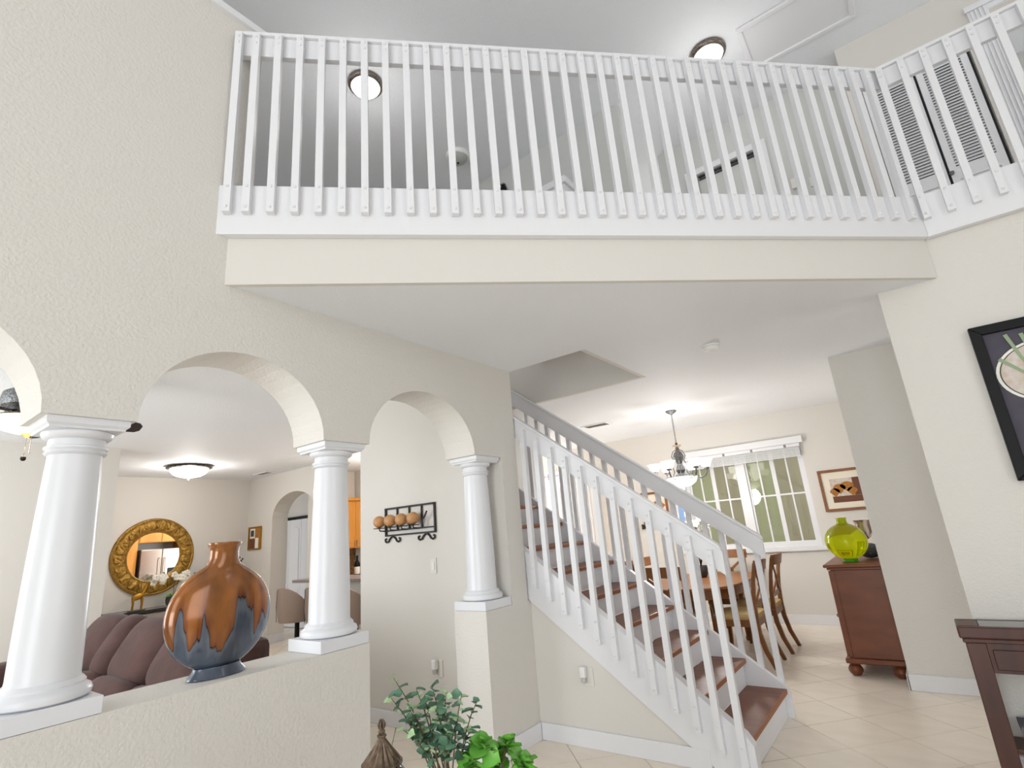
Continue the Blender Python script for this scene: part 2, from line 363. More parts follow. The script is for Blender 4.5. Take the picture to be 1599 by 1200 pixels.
struct('wall_kitchen', box(-8.65, -8.55, 6.56, 8.3, 0, ZS), 'cream_plain')
bm = box(-8.7, -8.56, 5.51, 6.41, 0, ZS); struct('wall_kitchen_end', bm, 'cream_plain', 'pale wall above the kitchen cabinets')
# baseboards
def base(name, *a): return struct(name, box(*a), 'white', bevel=.004)
base('baseboard_pier', XL1, XL1+.016, 3.07, 3.62, 0, .115); base('baseboard_pier_end', XL0, XL1+.016, 3.066, 3.083, 0, .115)
base('baseboard_passage', -4.38, XL0, 3.328, 3.344, 0, .115)
base('baseboard_stair', XL1+.017, -1.36, 3.617, 3.634, 0, .115)
base('baseboard_hall', -.40, .12, 5.692, 5.709, 0, .12); base('baseboard_hall_end', -.402, -.386, 5.692, 5.98, 0, .12)
base('baseboard_dining', -1.9, -.39, YD-.017, YD-.001, 0, .12); base('baseboard_right', .095, 3.4, YR-.017, YR-.001, 0, .12)
base('baseboard_arch', -9.331, -9.314, 5.2, 5.5, 0, .12)
base('baseboard_dining_left', -4.4, -1.91, YD-.017, YD-.001, 0, .12)

# ------------------------------------------------------------------ dining window
win = struct('window_1', box(WX0+.001, WX1-.001, YD+.141, YD+.149, WZ0+.001, WZ0+.03), 'white', 'white dining window with muntin bars and a raised blind')
bm = NB()
for a_ in ((WX0, WX0+.05, WZ0, WZ1), (WX1-.05, WX1, WZ0, WZ1), (WX0+.05, WX1-.05, WZ0, WZ0+.05), (WX0+.05, WX1-.05, WZ1-.05, WZ1), (-2.06, -1.95, WZ0+.05, WZ1-.05)):
    bx(bm, a_[0], a_[1], YD+.04, YD+.14, a_[2], a_[3])
obj('window_frame', bm, 'white', win)
obj('window_sill', box(WX0-.04, WX1+.05, YD-.05, YD-.001, WZ0-.05, WZ0), 'white', win, bevel=.006)
for (a_, b_) in ((-2.81, -2.435), (-2.435, -2.06), (-1.95, -1.575), (-1.575, -1.20)):
    bm = NB(); f = .028
    bx(bm, a_, a_+f, YD+.07, YD+.105, WZ0+.05, WZ1-.05); bx(bm, b_-f, b_, YD+.07, YD+.105, WZ0+.05, WZ1-.05)
    bx(bm, a_+f, b_-f, YD+.07, YD+.105, WZ0+.05, WZ0+.08); bx(bm, a_+f, b_-f, YD+.07, YD+.105, WZ1-.08, WZ1-.05)
    obj('sash', bm, 'white', win)
    c_ = (a_+b_)/2
    obj('pane', box(a_+f, b_-f, YD+.086, YD+.09, WZ0+.08, WZ1-.08), 'glass_tinted' if a_ in (-2.81, -1.95) else 'glass', win)
    obj('muntin', box(c_-.011, c_+.011, YD+.075, YD+.10, WZ0+.08, WZ1-.08), 'white', win)
    obj('muntin', box(a_+f, b_-f, YD+.074, YD+.101, 1.685, 1.707), 'white', win)
struct('wall_neighbour', box(-6, 3, 10.2, 10.3, -.1, 4), 'olive', 'olive green wall outside the dining window')
struct('ground_outside', box(-6, 3, 8.6, 10.2, -.2, -.12), 'olive')
bl = thing('window_blind', 'white slatted blind drawn up at the top of the dining window', 'blind', (-2.0, YD-.03, 2.2))
obj('valance', box(WX0-.05, WX1+.05, YD-.075, YD-.012, 2.375, 2.47), 'white', bl, bevel=.006)
obj('headrail', box(WX0, WX1, YD-.06, YD-.012, 2.325, 2.372), 'white', bl)
for k in range(7): obj('slat', box(WX0+.01, WX1-.01, YD-.065, YD-.012, 2.19+.019*k, 2.202+.019*k), 'white', bl)
for x in (-2.6, -2.2, -1.8, -1.35): obj('bracket', box(x, x+.03, YD-.064, YD-.061, 2.33, 2.368), 'chrome_dark', bl)

# ------------------------------------------------------------------ doors
def arched_leaf(name, x0, x1, y, z0, z1, parent):
    lf = obj(name, box(x0+.003, x1-.003, y, y+.035, z0, z1), 'white', parent)
    wdt = x1-x0
    def panel(za, zb, arch):
        pts = [(x0+.07, za), (x1-.07, za), (x1-.07, zb)]
        if arch: pts += [(x1-.07-(wdt-.14)*k/8, zb+.05*math.sin(PI*k/8)) for k in range(1, 8)]
        pts += [(x0+.07, zb)]
        bm = NB(); prism(bm, [(x, y-.008, z) for x, z in pts], (0, .0075, 0)); obj('raised_panel', bm, 'white', lf, bevel=.005)
    panel(z0+.12, z0+.72, False); panel(z0+.84, z1-.2, True); return lf
dk = struct('door_1', box(-11.16, -9.88, 6.376, 6.38, 2.10, 2.16), 'black', 'white bifold door with arched panels beyond the arch')
for k in range(3): arched_leaf('door_leaf', -11.16+.43*k, -10.73+.43*k, 6.38, .01, 2.10, dk)
# louvered closet upstairs
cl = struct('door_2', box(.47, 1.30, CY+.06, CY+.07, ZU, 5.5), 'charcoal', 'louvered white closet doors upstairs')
slat = None
for (a_, b_) in ((.475, .872), (.893, 1.272)):
    bm = NB()
    bx(bm, a_, a_+.05, CY+.005, CY+.035, ZU+.02, 5.47); bx(bm, b_-.05, b_, CY+.005, CY+.035, ZU+.02, 5.47)
    bx(bm, a_+.05, b_-.05, CY+.005, CY+.035, 5.40, 5.47); bx(bm, a_+.05, b_-.05, CY+.005, CY+.035, 4.20, 4.33); bx(bm, a_+.05, b_-.05, CY+.005, CY+.035, ZU+.02, 3.5)
    bx(bm, a_+.05, b_-.05, CY+.02, CY+.03, 3.5, 4.20)
    lf = obj('door_leaf', bm, 'white', cl)
    for k in range(34):
        z = 4.345+.031*k
        m_ = slat.data if slat else None
        if slat is None:
            s0 = NB(); hexa(s0, [(0, -.010, -.003), (.29, -.010, -.003), (.29, .012, .027), (0, .012, .027), (0, -.010, .003), (.29, -.010, .003), (.29, .012, .033), (0, .012, .033)])
            slat = o = obj('louver_slat', s0, 'white', lf, world=False)
        else: o = obj('louver_slat', None, None, lf, mesh=m_)
        o.location = (a_+.05, CY+.018, z)
        if b_-a_ < .39: o.scale = (.962, 1, 1)
        else: o.scale = (1.024, 1, 1)
obj('door_knob', lathe(NB(), [(.012, 0), (.018, .012), (.018, .03), (.004, .038)], (.90, CY-.01, 4.26), 12), 'chrome_dark', cl)
# upstairs bedroom door (closed) in the hallway and its casing
d3 = struct('door_3', box(-1.282, -.608, HY+.05, HY+.085, ZU, 5.55), 'loft_grey', 'upstairs hallway door in a white casing')
bm = NB(); bx(bm, -1.42, -1.30, HY-.02, HY-.001, ZU, 5.64); bx(bm, -.60, -.475, HY-.02, HY-.001, ZU, 5.64); bx(bm, -1.30, -.60, HY-.02, HY-.001, 5.56, 5.64)
obj('door_casing', bm, 'white', d3, bevel=.006)
bm = NB(); bx(bm, -1.27, -.62, HY+.03, HY+.049, 5.50, 5.52); bx(bm, -1.27, -.62, HY+.02, HY+.049, 5.535, 5.55); obj('gap_shade', bm, 'charcoal', d3)  # dark strips paint the shaded gap over the door
d4 = struct('door_4', box(1.36, 1.50, CY-.03, CY-.001, ZU, 5.79), 'white', 'white cased opening right of the closet')
bm = NB(); [bx(bm, 1.38+.03*k, 1.395+.03*k, CY-.042, CY-.031, ZU, 5.74) for k in range(4)]; bx(bm, 1.345, 2.5, CY-.05, CY-.032, 5.745, 5.80); obj('fluting', bm, 'white', d4)
bm = NB(); bx(bm, 1.50, 2.4, CY-.03, CY-.002, 5.70, 5.79); bx(bm, 2.4, 2.54, CY-.03, CY-.002, ZU, 5.79); obj('door_casing', bm, 'white', d4)
fr = single('picture_frame', box(1.86, 2.5, 7.17, 7.199, 4.9, 5.72), 'black', 'black picture frame hanging in the room beyond the upstairs opening', 'picture', (1.86, 7.19, 4.9))
obj('print', box(1.90, 2.46, 7.16, 7.169, 4.94, 5.68), 'smoked', fr)
# white folding doors behind the stairs
d5 = struct('door_5', box(-6.30, -4.42, YD-.03, YD-.001, 2.42, 2.50), 'white', 'white folding doors seen between the stair balusters')
for k in range(3): arched_leaf('door_leaf', -6.26+.6*k+(.012 if k else 0), -5.66+.6*k, YD-.045, .01, 2.41, d5)
for x in (-5.50, -5.36, -5.10): obj('hinge', box(x, x+.05, YD-.056, YD-.046, 2.36, 2.46), 'chrome_dark', d5)
obj('gap_strip', box(-5.10, -5.062, YD-.05, YD-.046, .05, 2.38), 'charcoal', d5)

# ------------------------------------------------------------------ balcony railing
BOLT = None
def bolt(p, axis, parent):
    global BOLT
    if BOLT is None:
        b = NB(); lathe(b, [(.009, 0), (.009, .004), (.005, .008), (.001, .009)], n=8); BOLT = o = obj('bolt', b, 'white', parent, world=False, smooth=True)
    else: o = obj('bolt', None, None, parent, mesh=BOLT.data)
    o.location = Vector(p)-worigin(parent); o.rotation_euler = Vector(axis).to_track_quat('Z', 'Y').to_euler(); return o
br = thing('balcony_railing', 'white wooden railing running diagonally across the loft above the cream fascia', 'railing', D(0, .02, 3.13))
bm = NB(); prism(bm, [D(-.01, .0, 3.13), D(TB, .0, 3.13), D(TB-.0187, .045, 3.13), D(-.055, .045, 3.13)], (0, 0, .30)); obj('base_board', bm, 'white', br, bevel=.004)
bm = NB(); prism(bm, [D(0, .005, 4.33), D(TB+.005, .005, 4.33), D(TB-.0095, .04, 4.33), D(0, .04, 4.33)], (0, 0, .14)); obj('top_rail', bm, 'white', br, bevel=.003)
bm = NB(); prism(bm, [D(-.02, -.012, 4.47), D(TB+.009, -.012, 4.47), D(TB-.0198, .058, 4.47), D(-.02, .058, 4.47)], (0, 0, .025)); obj('rail_cap', bm, 'white', br, bevel=.004)
ts = [.008]+[.105+.1237*k for k in range(34)]
for t in ts:
    o = obj('baluster', dbox(NB(), t-.0195, t+.0195, .046, .083, 3.245, 4.462), 'white', br)
    for z in (3.275, 3.40, 4.385, 4.43): bolt(D(t, .083, z), nn, o)
# second railing along the picture wall
rr_ = thing('balcony_railing', 'white wooden railing above the picture wall, in front of the louvered closet', 'railing', (B.x+.02, YR-.03, 3.13))
x1 = 3.45
bm = NB(); zprism(bm, [(.4388, YR-.055), (x1, YR-.055), (x1, YR-.002), (.4215, YR-.002)], 3.13, 3.43); obj('base_board', bm, 'white', rr_, bevel=.004)
obj('top_rail', zprism(NB(), [(.4418, YR-.045), (x1, YR-.045), (x1, YR-.01), (.4275, YR-.01)], 4.33, 4.47), 'white', rr_, bevel=.003)
obj('rail_cap', zprism(NB(), [(.4473, YR-.065), (x1, YR-.065), (x1, YR+.005), (.4185, YR+.005)], 4.47, 4.495), 'white', rr_, bevel=.004)
for k in range(24):
    x = .462+.126*k
    o = obj('baluster', box(x-.0195, x+.0195, YR-.093, YR-.056, 3.245, 4.462), 'white', rr_)
    if k < 6:
        for z in (3.275, 3.40, 4.385, 4.43): bolt((x, YR-.093, z), (0, -1, 0), o)

# ------------------------------------------------------------------ columns
PL = None
def column(cy, label):
    cx = (XL0+XL1)/2; t = thing('column', label, 'column', (cx, cy, .965), group=None)
    obj('plinth', box(cx-.153, cx+.153, cy-.153, cy+.153, .966, 1.028), 'white_satin', t, bevel=.003)
    obj('base', lathe(NB(), [(.138, 1.028), (.150, 1.036), (.154, 1.052), (.148, 1.066), (.135, 1.074), (.130, 1.078), (.131, 1.086), (.126, 1.092), (.118, 1.10)], (cx, cy, 0), 40), 'white_satin', t, smooth=True)
    pr = [(.114, 1.10)]+[(.112-.020*(k/10)**1.6, 1.115+.835*k/10) for k in range(11)]
    obj('shaft', lathe(NB(), pr, (cx, cy, 0), 48), 'white_satin', t, smooth=True)
    obj('neck_ring', lathe(NB(), [(.090, 1.948), (.100, 1.951), (.106, 1.958), (.100, 1.965), (.099, 1.968), (.108, 1.974), (.108, 1.982), (.098, 1.986), (.096, 2.014)], (cx, cy, 0), 40), 'white_satin', t, smooth=True)
    obj('capital', lathe(NB(), [(.096, 2.014), (.106, 2.015), (.116, 2.021), (.122, 2.030), (.124, 2.040), (.120, 2.046)], (cx, cy, 0), 40), 'white_satin', t, smooth=True)
    bm = NB(); r = .165
    rings(bm, [[(cx+a*q, cy+b*q, z) for a, b in ((-1, -1), (1, -1), (1, 1), (-1, 1))] for q, z in ((.120, 2.046), (.128, 2.046), (.130, 2.054), (.139, 2.062), (.141, 2.066), (.141, 2.0895))])
    obj('abacus', bm, 'white_satin', t); return t
column(.672, 'glossy white column on the half wall beside the drip-glazed vase and ceiling fan')
column(1.909, 'glossy white column at the open end of the half wall, next to the passage')
column(3.238, 'glossy white column on the cream pier beside the staircase')

# ------------------------------------------------------------------ staircase
RIS, RUN, X1, N = .1935, .2605, -1.11, 13
YN, YF = 3.69, 4.725
st = thing('staircase', 'white staircase with brown wooden treads rising towards the arch wall', 'staircase', (X1, (YN+YF)/2, 0))
for k in range(N):
    xf = X1-RUN*k; z = RIS*(k+1)
    bm = NB(); bx(bm, xf-RUN-.02, xf-.008, YN, YF, z-.03, z); o = obj('tread', bm, 'tread', st)
    obj('nosing', box(xf-.009, xf+.004, YN, YF, z-.032, z+.001), 'nosing', o, bevel=.005)
    obj('riser', box(xf-.045, xf-.025, YN+.001, YF-.001, z-RIS+.001, z-.031), 'white', st)
def stringer(y0, y1):
    xe = X1-RUN*N; sl = RIS/RUN
    top = lambda x: .2+sl*(X1-x)+.012
    bot = lambda x: .98-.735*(x+2.645)
    pts = [(X1+.02, 0), (X1+.02, .17), (X1-.02, top(X1-.02)), (xe, top(xe)), (xe, bot(xe)), (-1.312, 0)]
    return prism(NB(), [(x, y0, z) for x, z in pts], (0, y1-y0, 0))
obj('stringer', stringer(3.62, 3.66), 'white', st); obj('stringer_liner', stringer(3.66, YN-.0005), 'white', st); obj('stringer', stringer(YF+.0005, 4.77), 'white', st)
def stair_rail(name, label, y0, y1, yb0, yb1, ks, xe, z_top, bolts):
    t = thing(name, label, 'railing', (X1, (y0+y1)/2, 0)); sl = .744
    xs_, xf = X1+.035, xe
    top = lambda x: z_top+sl*(X1+.03-x)
    bm = NB(); prism(bm, [(xs_, y0, top(xs_)-.155), (xs_, y0, top(xs_)-.01), (xs_-.015, y0, top(xs_-.015)), (xf, y0, top(xf)), (xf, y0, top(xf)-.17)], (0, y1-y0, 0)); obj('rail_board', bm, 'white', t)
    bm = NB(); prism(bm, [(xs_+.004, y0-.014, top(xs_)-.002), (xs_-.012, y0-.014, top(xs_-.012)+.022), (xf, y0-.014, top(xf)+.022), (xf, y0-.014, top(xf)+.0005)], (0, y1-y0+.028, 0)); obj('rail_cap', bm, 'white', t, bevel=.004)
    for k in ks:
        x = -1.276-.1265*k; zb = max(.02, .116+.745*(-1.276-x)); ztp = top(x)-.05
        o = obj('baluster', box(x-.0205, x+.0205, yb0, yb1, zb, ztp), 'white', t)
        if bolts:
            for z in (zb+.03, zb+.15, ztp-.035, ztp-.085): bolt((x, yb0, z), (0, -1, 0), o)
    return t
stair_rail('stair_railing', 'white stair railing on the foyer side, balusters bolted outside the stringer', 3.622, 3.658, 3.583, 3.6195, range(-1, 12), -2.93, 1.281, True)
stair_rail('stair_railing', 'white stair railing on the dining side of the stairs', 4.732, 4.766, 4.7705, 4.806, range(-1, 17), -3.9, 1.285, False)

# ------------------------------------------------------------------ big drip-glazed vase
V0 = Vector((-2.78, 1.310, .966))
vz = thing('moon_vase', 'large flat round vase with amber drips over blue-grey glaze on the half wall', 'vase', V0)
bm = NB(); prof = []; c0, R_, T_ = .262, .244, .082
rr = []
def ell(ry, rx, z, n=48): return [(rx*math.cos(2*PI*k/n), ry*math.sin(2*PI*k/n), z) for k in range(n)]
for k in range(3, 31):
    a = -PI/2+PI*k/36; z = c0+.236*math.sin(a); r = math.cos(a); rr.append(ell(R_*r, T_*r**.75+.004, z))
last = rr[-1][12][1]
for ry, rx, z in ((.104, .050, .478), (.090, .050, .486), (.079, .050, .495), (.072, .051, .506), (.067, .052, .525), (.066, .053, .55), (.068, .055, .572), (.074, .060, .580), (.077, .063, .587), (.077, .063, .594), (.072, .058, .597), (.060, .047, .594), (.056, .043, .54)):
    rr.append(ell(ry, rx, z))
rings(bm, rr); bo = obj('body', bm, 'drip_glaze', vz, world=False, smooth=True)
bm = NB(); rings(bm, [ell(ry, rx, z) for ry, rx, z in ((.125, .075, .0), (.130, .078, .004), (.126, .074, .014), (.108, .064, .034), (.104, .060, .046))]); obj('foot', bm, 'drip_glaze', vz, world=False, smooth=True)

# ------------------------------------------------------------------ wall rack with wooden balls
ry = 3.343
rk = thing('candle_rack', 'black wrought iron wall rack with scrolled feet in the passage', 'wall rack', (-3.67, ry, 1.50))
L_, R2, zb_, zt_ = -3.99, -3.35, 1.545, 1.80
bm = NB()
for a_ in ((L_-.008, L_+.008, zb_, zt_), (R2-.008, R2+.008, zb_, zt_), (L_, R2, zt_-.016, zt_), (L_, R2, zb_, zb_+.014), (L_, R2, 1.588, 1.600)): bx(bm, a_[0], a_[1], ry-.018, ry-.002, a_[2], a_[3])
for k in (1, 2, 3): x = L_+(R2-L_)*k/4; bx(bm, x-.006, x+.006, ry-.016, ry-.004, 1.60, zt_-.016)
obj('frame', bm, 'black_iron', rk)
bxs = [-4.005, -3.855, -3.705, -3.555]
for x in bxs:
    bm = NB(); lathe(bm, [(.005, 0), (.05, .002), (.054, .008), (.04, .009)], (x, ry-.075, 1.618), 16); tube(bm, [(x, ry-.075, 1.618), (x, ry-.07, 1.60), (x, ry-.012, 1.594)], .006, 6); obj('candle_tray', bm, 'black_iron', rk)
bm = NB(); tube(bm, [(-3.47, ry-.05, 1.60), (-3.465, ry-.05, 1.66), (-3.43, ry-.05, 1.69), (-3.405, ry-.05, 1.73)], .008, 6); obj('hook', bm, 'black_iron', rk)
for x in (-3.90, -3.46):
    for s in (-1, 1):
        bm = NB(); pts = [(x, ry-.010, zb_), (x+s*.035, ry-.010, 1.525), (x+s*.055, ry-.010, 1.50), (x+s*.08, ry-.010, 1.492), (x+s*.10, ry-.010, 1.503), (x+s*.10, ry-.010, 1.522), (x+s*.085, ry-.010, 1.525)]
        tube(bm, pts, .008, 6); obj('scroll_foot', bm, 'black_iron', rk)
for i, x in enumerate(bxs):
    lab = ['round wooden ball on the iron rack, at the end farthest from the hook', 'round wooden ball on the iron rack, third counted from the hook', 'round wooden ball on the iron rack, second counted from the hook', 'round wooden ball on the iron rack, next to the curved hook'][i]
    bm = NB(); sq(bm, (x, ry-.075, 1.628+.053), (.058, .055, .054), 1, 1, 20, 12); single('wooden_ball', bm, 'brass_wood', lab, 'ball', (x, ry-.075, 1.628), 'wooden balls on the iron rack', smooth=True)

# ------------------------------------------------------------------ switches, outlets, detectors, vents
def plate_obj(name, label, cat, x, y, z, w_, h_, ax='y'):
    o = single(name, box(x-w_/2, x+w_/2, y-.007, y, z-h_/2, z+h_/2), 'plug', label, cat, (x, y, z-h_/2), bevel=.002)
    return o
o = plate_obj('light_switch', 'white rocker light switch in the passage below the iron rack', 'light switch', -3.397, 3.3445, 1.273, .075, .125); obj('rocker', box(-3.397-.017, -3.397+.017, 3.331, 3.3375, 1.24, 1.306), 'plastic_white', o, bevel=.002)
def nightlight(x, y, z, label):
    o = plate_obj('wall_outlet', label, 'outlet', x, y, z, .075, .125)
    obj('night_light', box(x-.05, x-.005, y-.05, y-.0075, z-.005, z+.07), 'plastic_white', o, bevel=.01)
    obj('bulb', lathe(NB(), [(.004, -.035), (.016, -.03), (.02, -.015), (.016, 0)], (x-.028, y-.03, z-.006), 12), 'smoked', o, smooth=True)
nightlight(-3.372, 3.3445, .485, 'wall outlet with plugged-in night light near the cream pier')
nightlight(-2.165, 3.6345, .455, 'wall outlet with plugged-in night light under the stairs')
plate_obj('light_switch', 'small switch plate on the living room wall beside the arched passage', 'light switch', -9.55, 5.199, 1.21, .08, .12)
plate_obj('light_switch', 'pale switch plate on the dining wall beyond the stair railing', 'light switch', -4.17, YD-.001, 1.26, .08, .125)
plate_obj('wall_outlet', 'wall outlet low on the dining wall beside the sideboard', 'outlet', -.98, YD-.001, .38, .08, .125)
th = single('thermostat', box(-.33, -.235, HY-.03, HY-.001, 4.87, 4.99), 'plug', 'white thermostat with dark dial on the upstairs hallway wall', 'thermostat', (-.28, HY-.001, 4.87), bevel=.004); obj('dial', box(-.27, -.245, HY-.034, HY-.0305, 4.92, 4.975), 'black', th)
th = single('light_switch', box(-.16, -.09, HY-.02, HY-.001, 4.82, 4.93), 'plug', 'upstairs hallway switch plate right of the thermostat', 'light switch', (-.12, HY-.001, 4.82)); obj('toggle', box(-.105, -.085, HY-.03, HY-.0205, 4.80, 4.825), 'black', th)
sd = thing('smoke_detector', 'round white smoke detector on the ceiling under the loft', 'smoke detector', (-1.09, 4.37, ZS-.05))
obj('body', lathe(NB(), [(.03, -.05), (.05, -.046), (.062, -.03), (.066, -.022)], (-1.09, 4.37, ZS), 28), 'plastic_white', sd, smooth=True); obj('mount', lathe(NB(), [(.06, -.021), (.06, -.014), (.07, -.013), (.07, -.0005)], (-1.09, 4.37, ZS), 28), 'plastic_white', sd, smooth=True)
def vent(x, y, wx, wy, label):
    t = thing('ceiling_vent', label, 'vent', (x, y, ZS-.01)); bm = NB(); f = .03
    for a_ in ((-wx, wx, -wy, -wy+f), (-wx, wx, wy-f, wy), (-wx, -wx+f, -wy+f, wy-f), (wx-f, wx, -wy+f, wy-f)): bx(bm, x+a_[0], x+a_[1], y+a_[2], y+a_[3], ZS-.012, ZS-.0005)
    obj('frame', bm, 'plastic_white', t); obj('backing', box(x-wx+f, x+wx-f, y-wy+f, y+wy-f, ZS-.003, ZS-.0008), 'charcoal', t)
    n = 5
    for k in range(n):
        yy = y-wy+f+(2*wy-2*f)*(k+.5)/n; bm = NB(); hexa(bm, [(x-wx+f, yy-.012, ZS-.012), (x+wx-f, yy-.012, ZS-.012), (x+wx-f, yy+.008, ZS-.006), (x-wx+f, yy+.008, ZS-.006), (x-wx+f, yy-.012, ZS-.010), (x+wx-f, yy-.012, ZS-.010), (x+wx-f, yy+.008, ZS-.004), (x-wx+f, yy+.008, ZS-.004)]); obj('slat', bm, 'plastic_white', t)
vent(-3.4, 6.66, .2, .11, 'white air vent in the dining room ceiling'); vent(-9.2, 4.95, .22, .1, 'white air vent in the living room ceiling')
# attic hatch
ha = thing('attic_hatch', 'white attic hatch panel with moulded frame in the loft ceiling', 'hatch', (.08, 5.0, ZC-.03))
HX0, HX1, HY0, HY1 = -.395, .575, 4.78, 5.42
obj('panel', box(HX0+.05, HX1-.05, HY0+.05, HY1-.05, ZC-.012, ZC-.0005), 'white', ha)
for a_ in ((HX0, HX1, HY0, HY0+.05), (HX0, HX1, HY1-.05, HY1), (HX0, HX0+.05, HY0+.05, HY1-.05), (HX1-.05, HX1, HY0+.05, HY1-.05)):
    bm = box(a_[0], a_[1], a_[2], a_[3], ZC-.03, ZC-.0005); obj('moulding', bm, 'white', ha, bevel=.01)

# ------------------------------------------------------------------ lamps
def plamp(name, loc, power, r=.06, col=(1, .975, .95)):
    l = bpy.data.lights.new(name, 'POINT'); l.energy = power; l.shadow_soft_size = r; l.color = col
    o = bpy.data.objects.new(name, l); C.objects.link(o); o.location = loc; return o
def loft_dome(x, y, label, on=True, r=.175):
    t = thing('dome_light', label, 'ceiling light', (x, y, ZC-.1))
    obj('ring', lathe(NB(), [(r, -.0005), (r*1.02, -.02), (r, -.035), (r*.93, -.05), (r*.85, -.055), (r*.8, -.045)], (x, y, ZC), 36), 'bronze' if on else 'plastic_white', t, smooth=True)
    obj('glass', lathe(NB(), [(r*.82, -.052), (r*.76, -.075), (r*.6, -.098), (r*.35, -.112), (r*.05, -.117)], (x, y, ZC), 36), 'dome_on' if on else 'dome_off', t, smooth=True)
    obj('finial', lathe(NB(), [(.012, -.112), (.014, -.122), (.005, -.134)], (x, y, ZC), 12), 'bronze' if on else 'black', t, smooth=True)
    if on: plamp('dome_bulb', (x, y, ZC-.6), 6, .15)
loft_dome(-3.58, 2.81, 'lit flush dome light on the loft ceiling behind the railing'); loft_dome(-.69, 4.86, 'lit flush dome light on the loft ceiling beside the attic hatch'); loft_dome(-3.61, 4.24, 'unlit frosted dome light with dark knob on the loft ceiling', False, .145)
# living room dome
X_, Y_ = -8.75, 3.52
t = thing('dome_light', 'lit frosted bowl light with dark ornate rim on the living room ceiling', 'ceiling light', (X_, Y_, ZS-.2))
obj('canopy', lathe(NB(), [(.10, -.0005), (.11, -.02), (.06, -.035)], (X_, Y_, ZS), 24), 'bronze', t, smooth=True)
bm = NB(); lathe(bm, [(.26, -.02), (.30, -.022), (.31, -.034), (.275, -.05), (.25, -.045)], (X_, Y_, ZS), 40); obj('rim', bm, 'bronze', t, smooth=True)
for k in range(24): a = 2*PI*k/24; obj('rim_bead', lathe(NB(), [(.006, -.012), (.014, 0), (.006, .012)], (X_+.295*math.cos(a), Y_+.295*math.sin(a), ZS-.03), 8), 'black', t, smooth=True)
obj('bowl', lathe(NB(), [(.262, -.046), (.255, -.08), (.22, -.125), (.16, -.158), (.08, -.176), (.01, -.18)], (X_, Y_, ZS), 40), 'dome_on', t, smooth=True)
obj('finial', lathe(NB(), [(.02, -.178), (.012, -.19), (.02, -.205), (.006, -.225)], (X_, Y_, ZS), 12), 'bronze', t, smooth=True)
plamp('living_bulb', (X_, Y_, ZS-.35), 20, .1)
# ceiling fan
X_, Y_ = -4.60, .84
fn = thing('ceiling_fan', 'dark-bladed ceiling fan with amber glass bowl light in the living room', 'ceiling fan', (X_, Y_, 2.4))
obj('canopy', lathe(NB(), [(.07, 0), (.075, -.03), (.05, -.07), (.02, -.09), (.016, -.16)], (X_, Y_, ZS), 24), 'pewter', fn, smooth=True)
obj('motor', lathe(NB(), [(.03, 2.70), (.10, 2.685), (.155, 2.65), (.165, 2.60), (.155, 2.56), (.12, 2.535), (.13, 2.52), (.12, 2.50), (.09, 2.49)], (X_, Y_, 0), 32), 'pewter', fn, smooth=True)
obj('light_plate', lathe(NB(), [(.17, 2.492), (.178, 2.484), (.172, 2.476)], (X_, Y_, 0), 32), 'pewter', fn, smooth=True)
obj('bowl', lathe(NB(), [(.195, 2.476), (.19, 2.455), (.17, 2.425), (.13, 2.40), (.08, 2.384), (.02, 2.376)], (X_, Y_, 0), 36), 'shade_warm', fn, smooth=True)
obj('finial', lathe(NB(), [(.03, 2.380), (.034, 2.374), (.02, 2.366), (.008, 2.352)], (X_, Y_, 0), 14), 'gold', fn, smooth=True)
for dx, L2 in ((.0, .13), (.022, .11)):
    bm = NB(); tube(bm, [(X_+dx*.6, Y_+dx, 2.356), (X_+dx*.6, Y_+dx, 2.356-L2)], .0022, 6); c_ = obj('pull_chain', bm, 'bronze', fn)
bm = NB(); lathe(bm, [(.004, .012), (.014, .006), (.016, -.01), (.008, -.02)], (X_, Y_, 2.22), 12); obj('chain_fob', bm, 'black', fn, smooth=True)
for k in range(5):
    a = PI/2+2*PI*k/5; u_ = Vector((math.cos(a), math.sin(a), 0)); v_ = Vector((-u_.y, u_.x, -.35)).normalized(); c0_ = Vector((X_, Y_, 2.512))
    bm = NB(); pts = [(.20, -.055), (.56, -.07), (.62, -.06), (.645, -.03), (.645, .03), (.62, .06), (.56, .07), (.20, .055)]
    prism(bm, [c0_+u_*p+v_*q+Vector((0, 0, -.05*p)) for p, q in pts], (0, 0, .008)); bl_ = obj('blade', bm, 'fan_blade', fn)
    bm = NB(); bar(bm, [c0_+u_*.13, c0_+u_*.26], .03, .012, v_); obj('blade_arm', bm, 'pewter', bl_)
plamp('fan_bulb', (X_, Y_, 2.30), 5, .1, (1, .85, .65))
# chandelier
X_, Y_ = -2.33, 6.73
ch = thing('chandelier', 'pewter chandelier with frosted bell shades and a glass bowl over the dining table', 'chandelier', (X_, Y_, 1.83))
obj('canopy', lathe(NB(), [(.07, -.0005), (.072, -.012), (.05, -.03), (.02, -.045), (.008, -.06)], (X_, Y_, ZS), 24), 'pewter', ch, smooth=True)
bm = NB(); nl = 14; z0, z1 = ZS-.055, 2.43
for k in range(nl):
    zc = z0+(z1-z0)*(k+.5)/nl; hl = (z0-z1)/nl*.62; pts = []
    for q in range(10):
        a = 2*PI*q/10; r = .009*math.cos(a); pts.append((X_+(r if k % 2 else 0), Y_+(0 if k % 2 else r), zc+hl*math.sin(a)))
    tube(bm, pts, .0028, 5, True)
obj('chain', bm, 'pewter', ch)
obj('top_cup', lathe(NB(), [(.012, 2.435), (.02, 2.42), (.014, 2.405), (.055, 2.40), (.05, 2.388), (.025, 2.37), (.022, 2.33)], (X_, Y_, 0), 20), 'antique', ch, smooth=True)
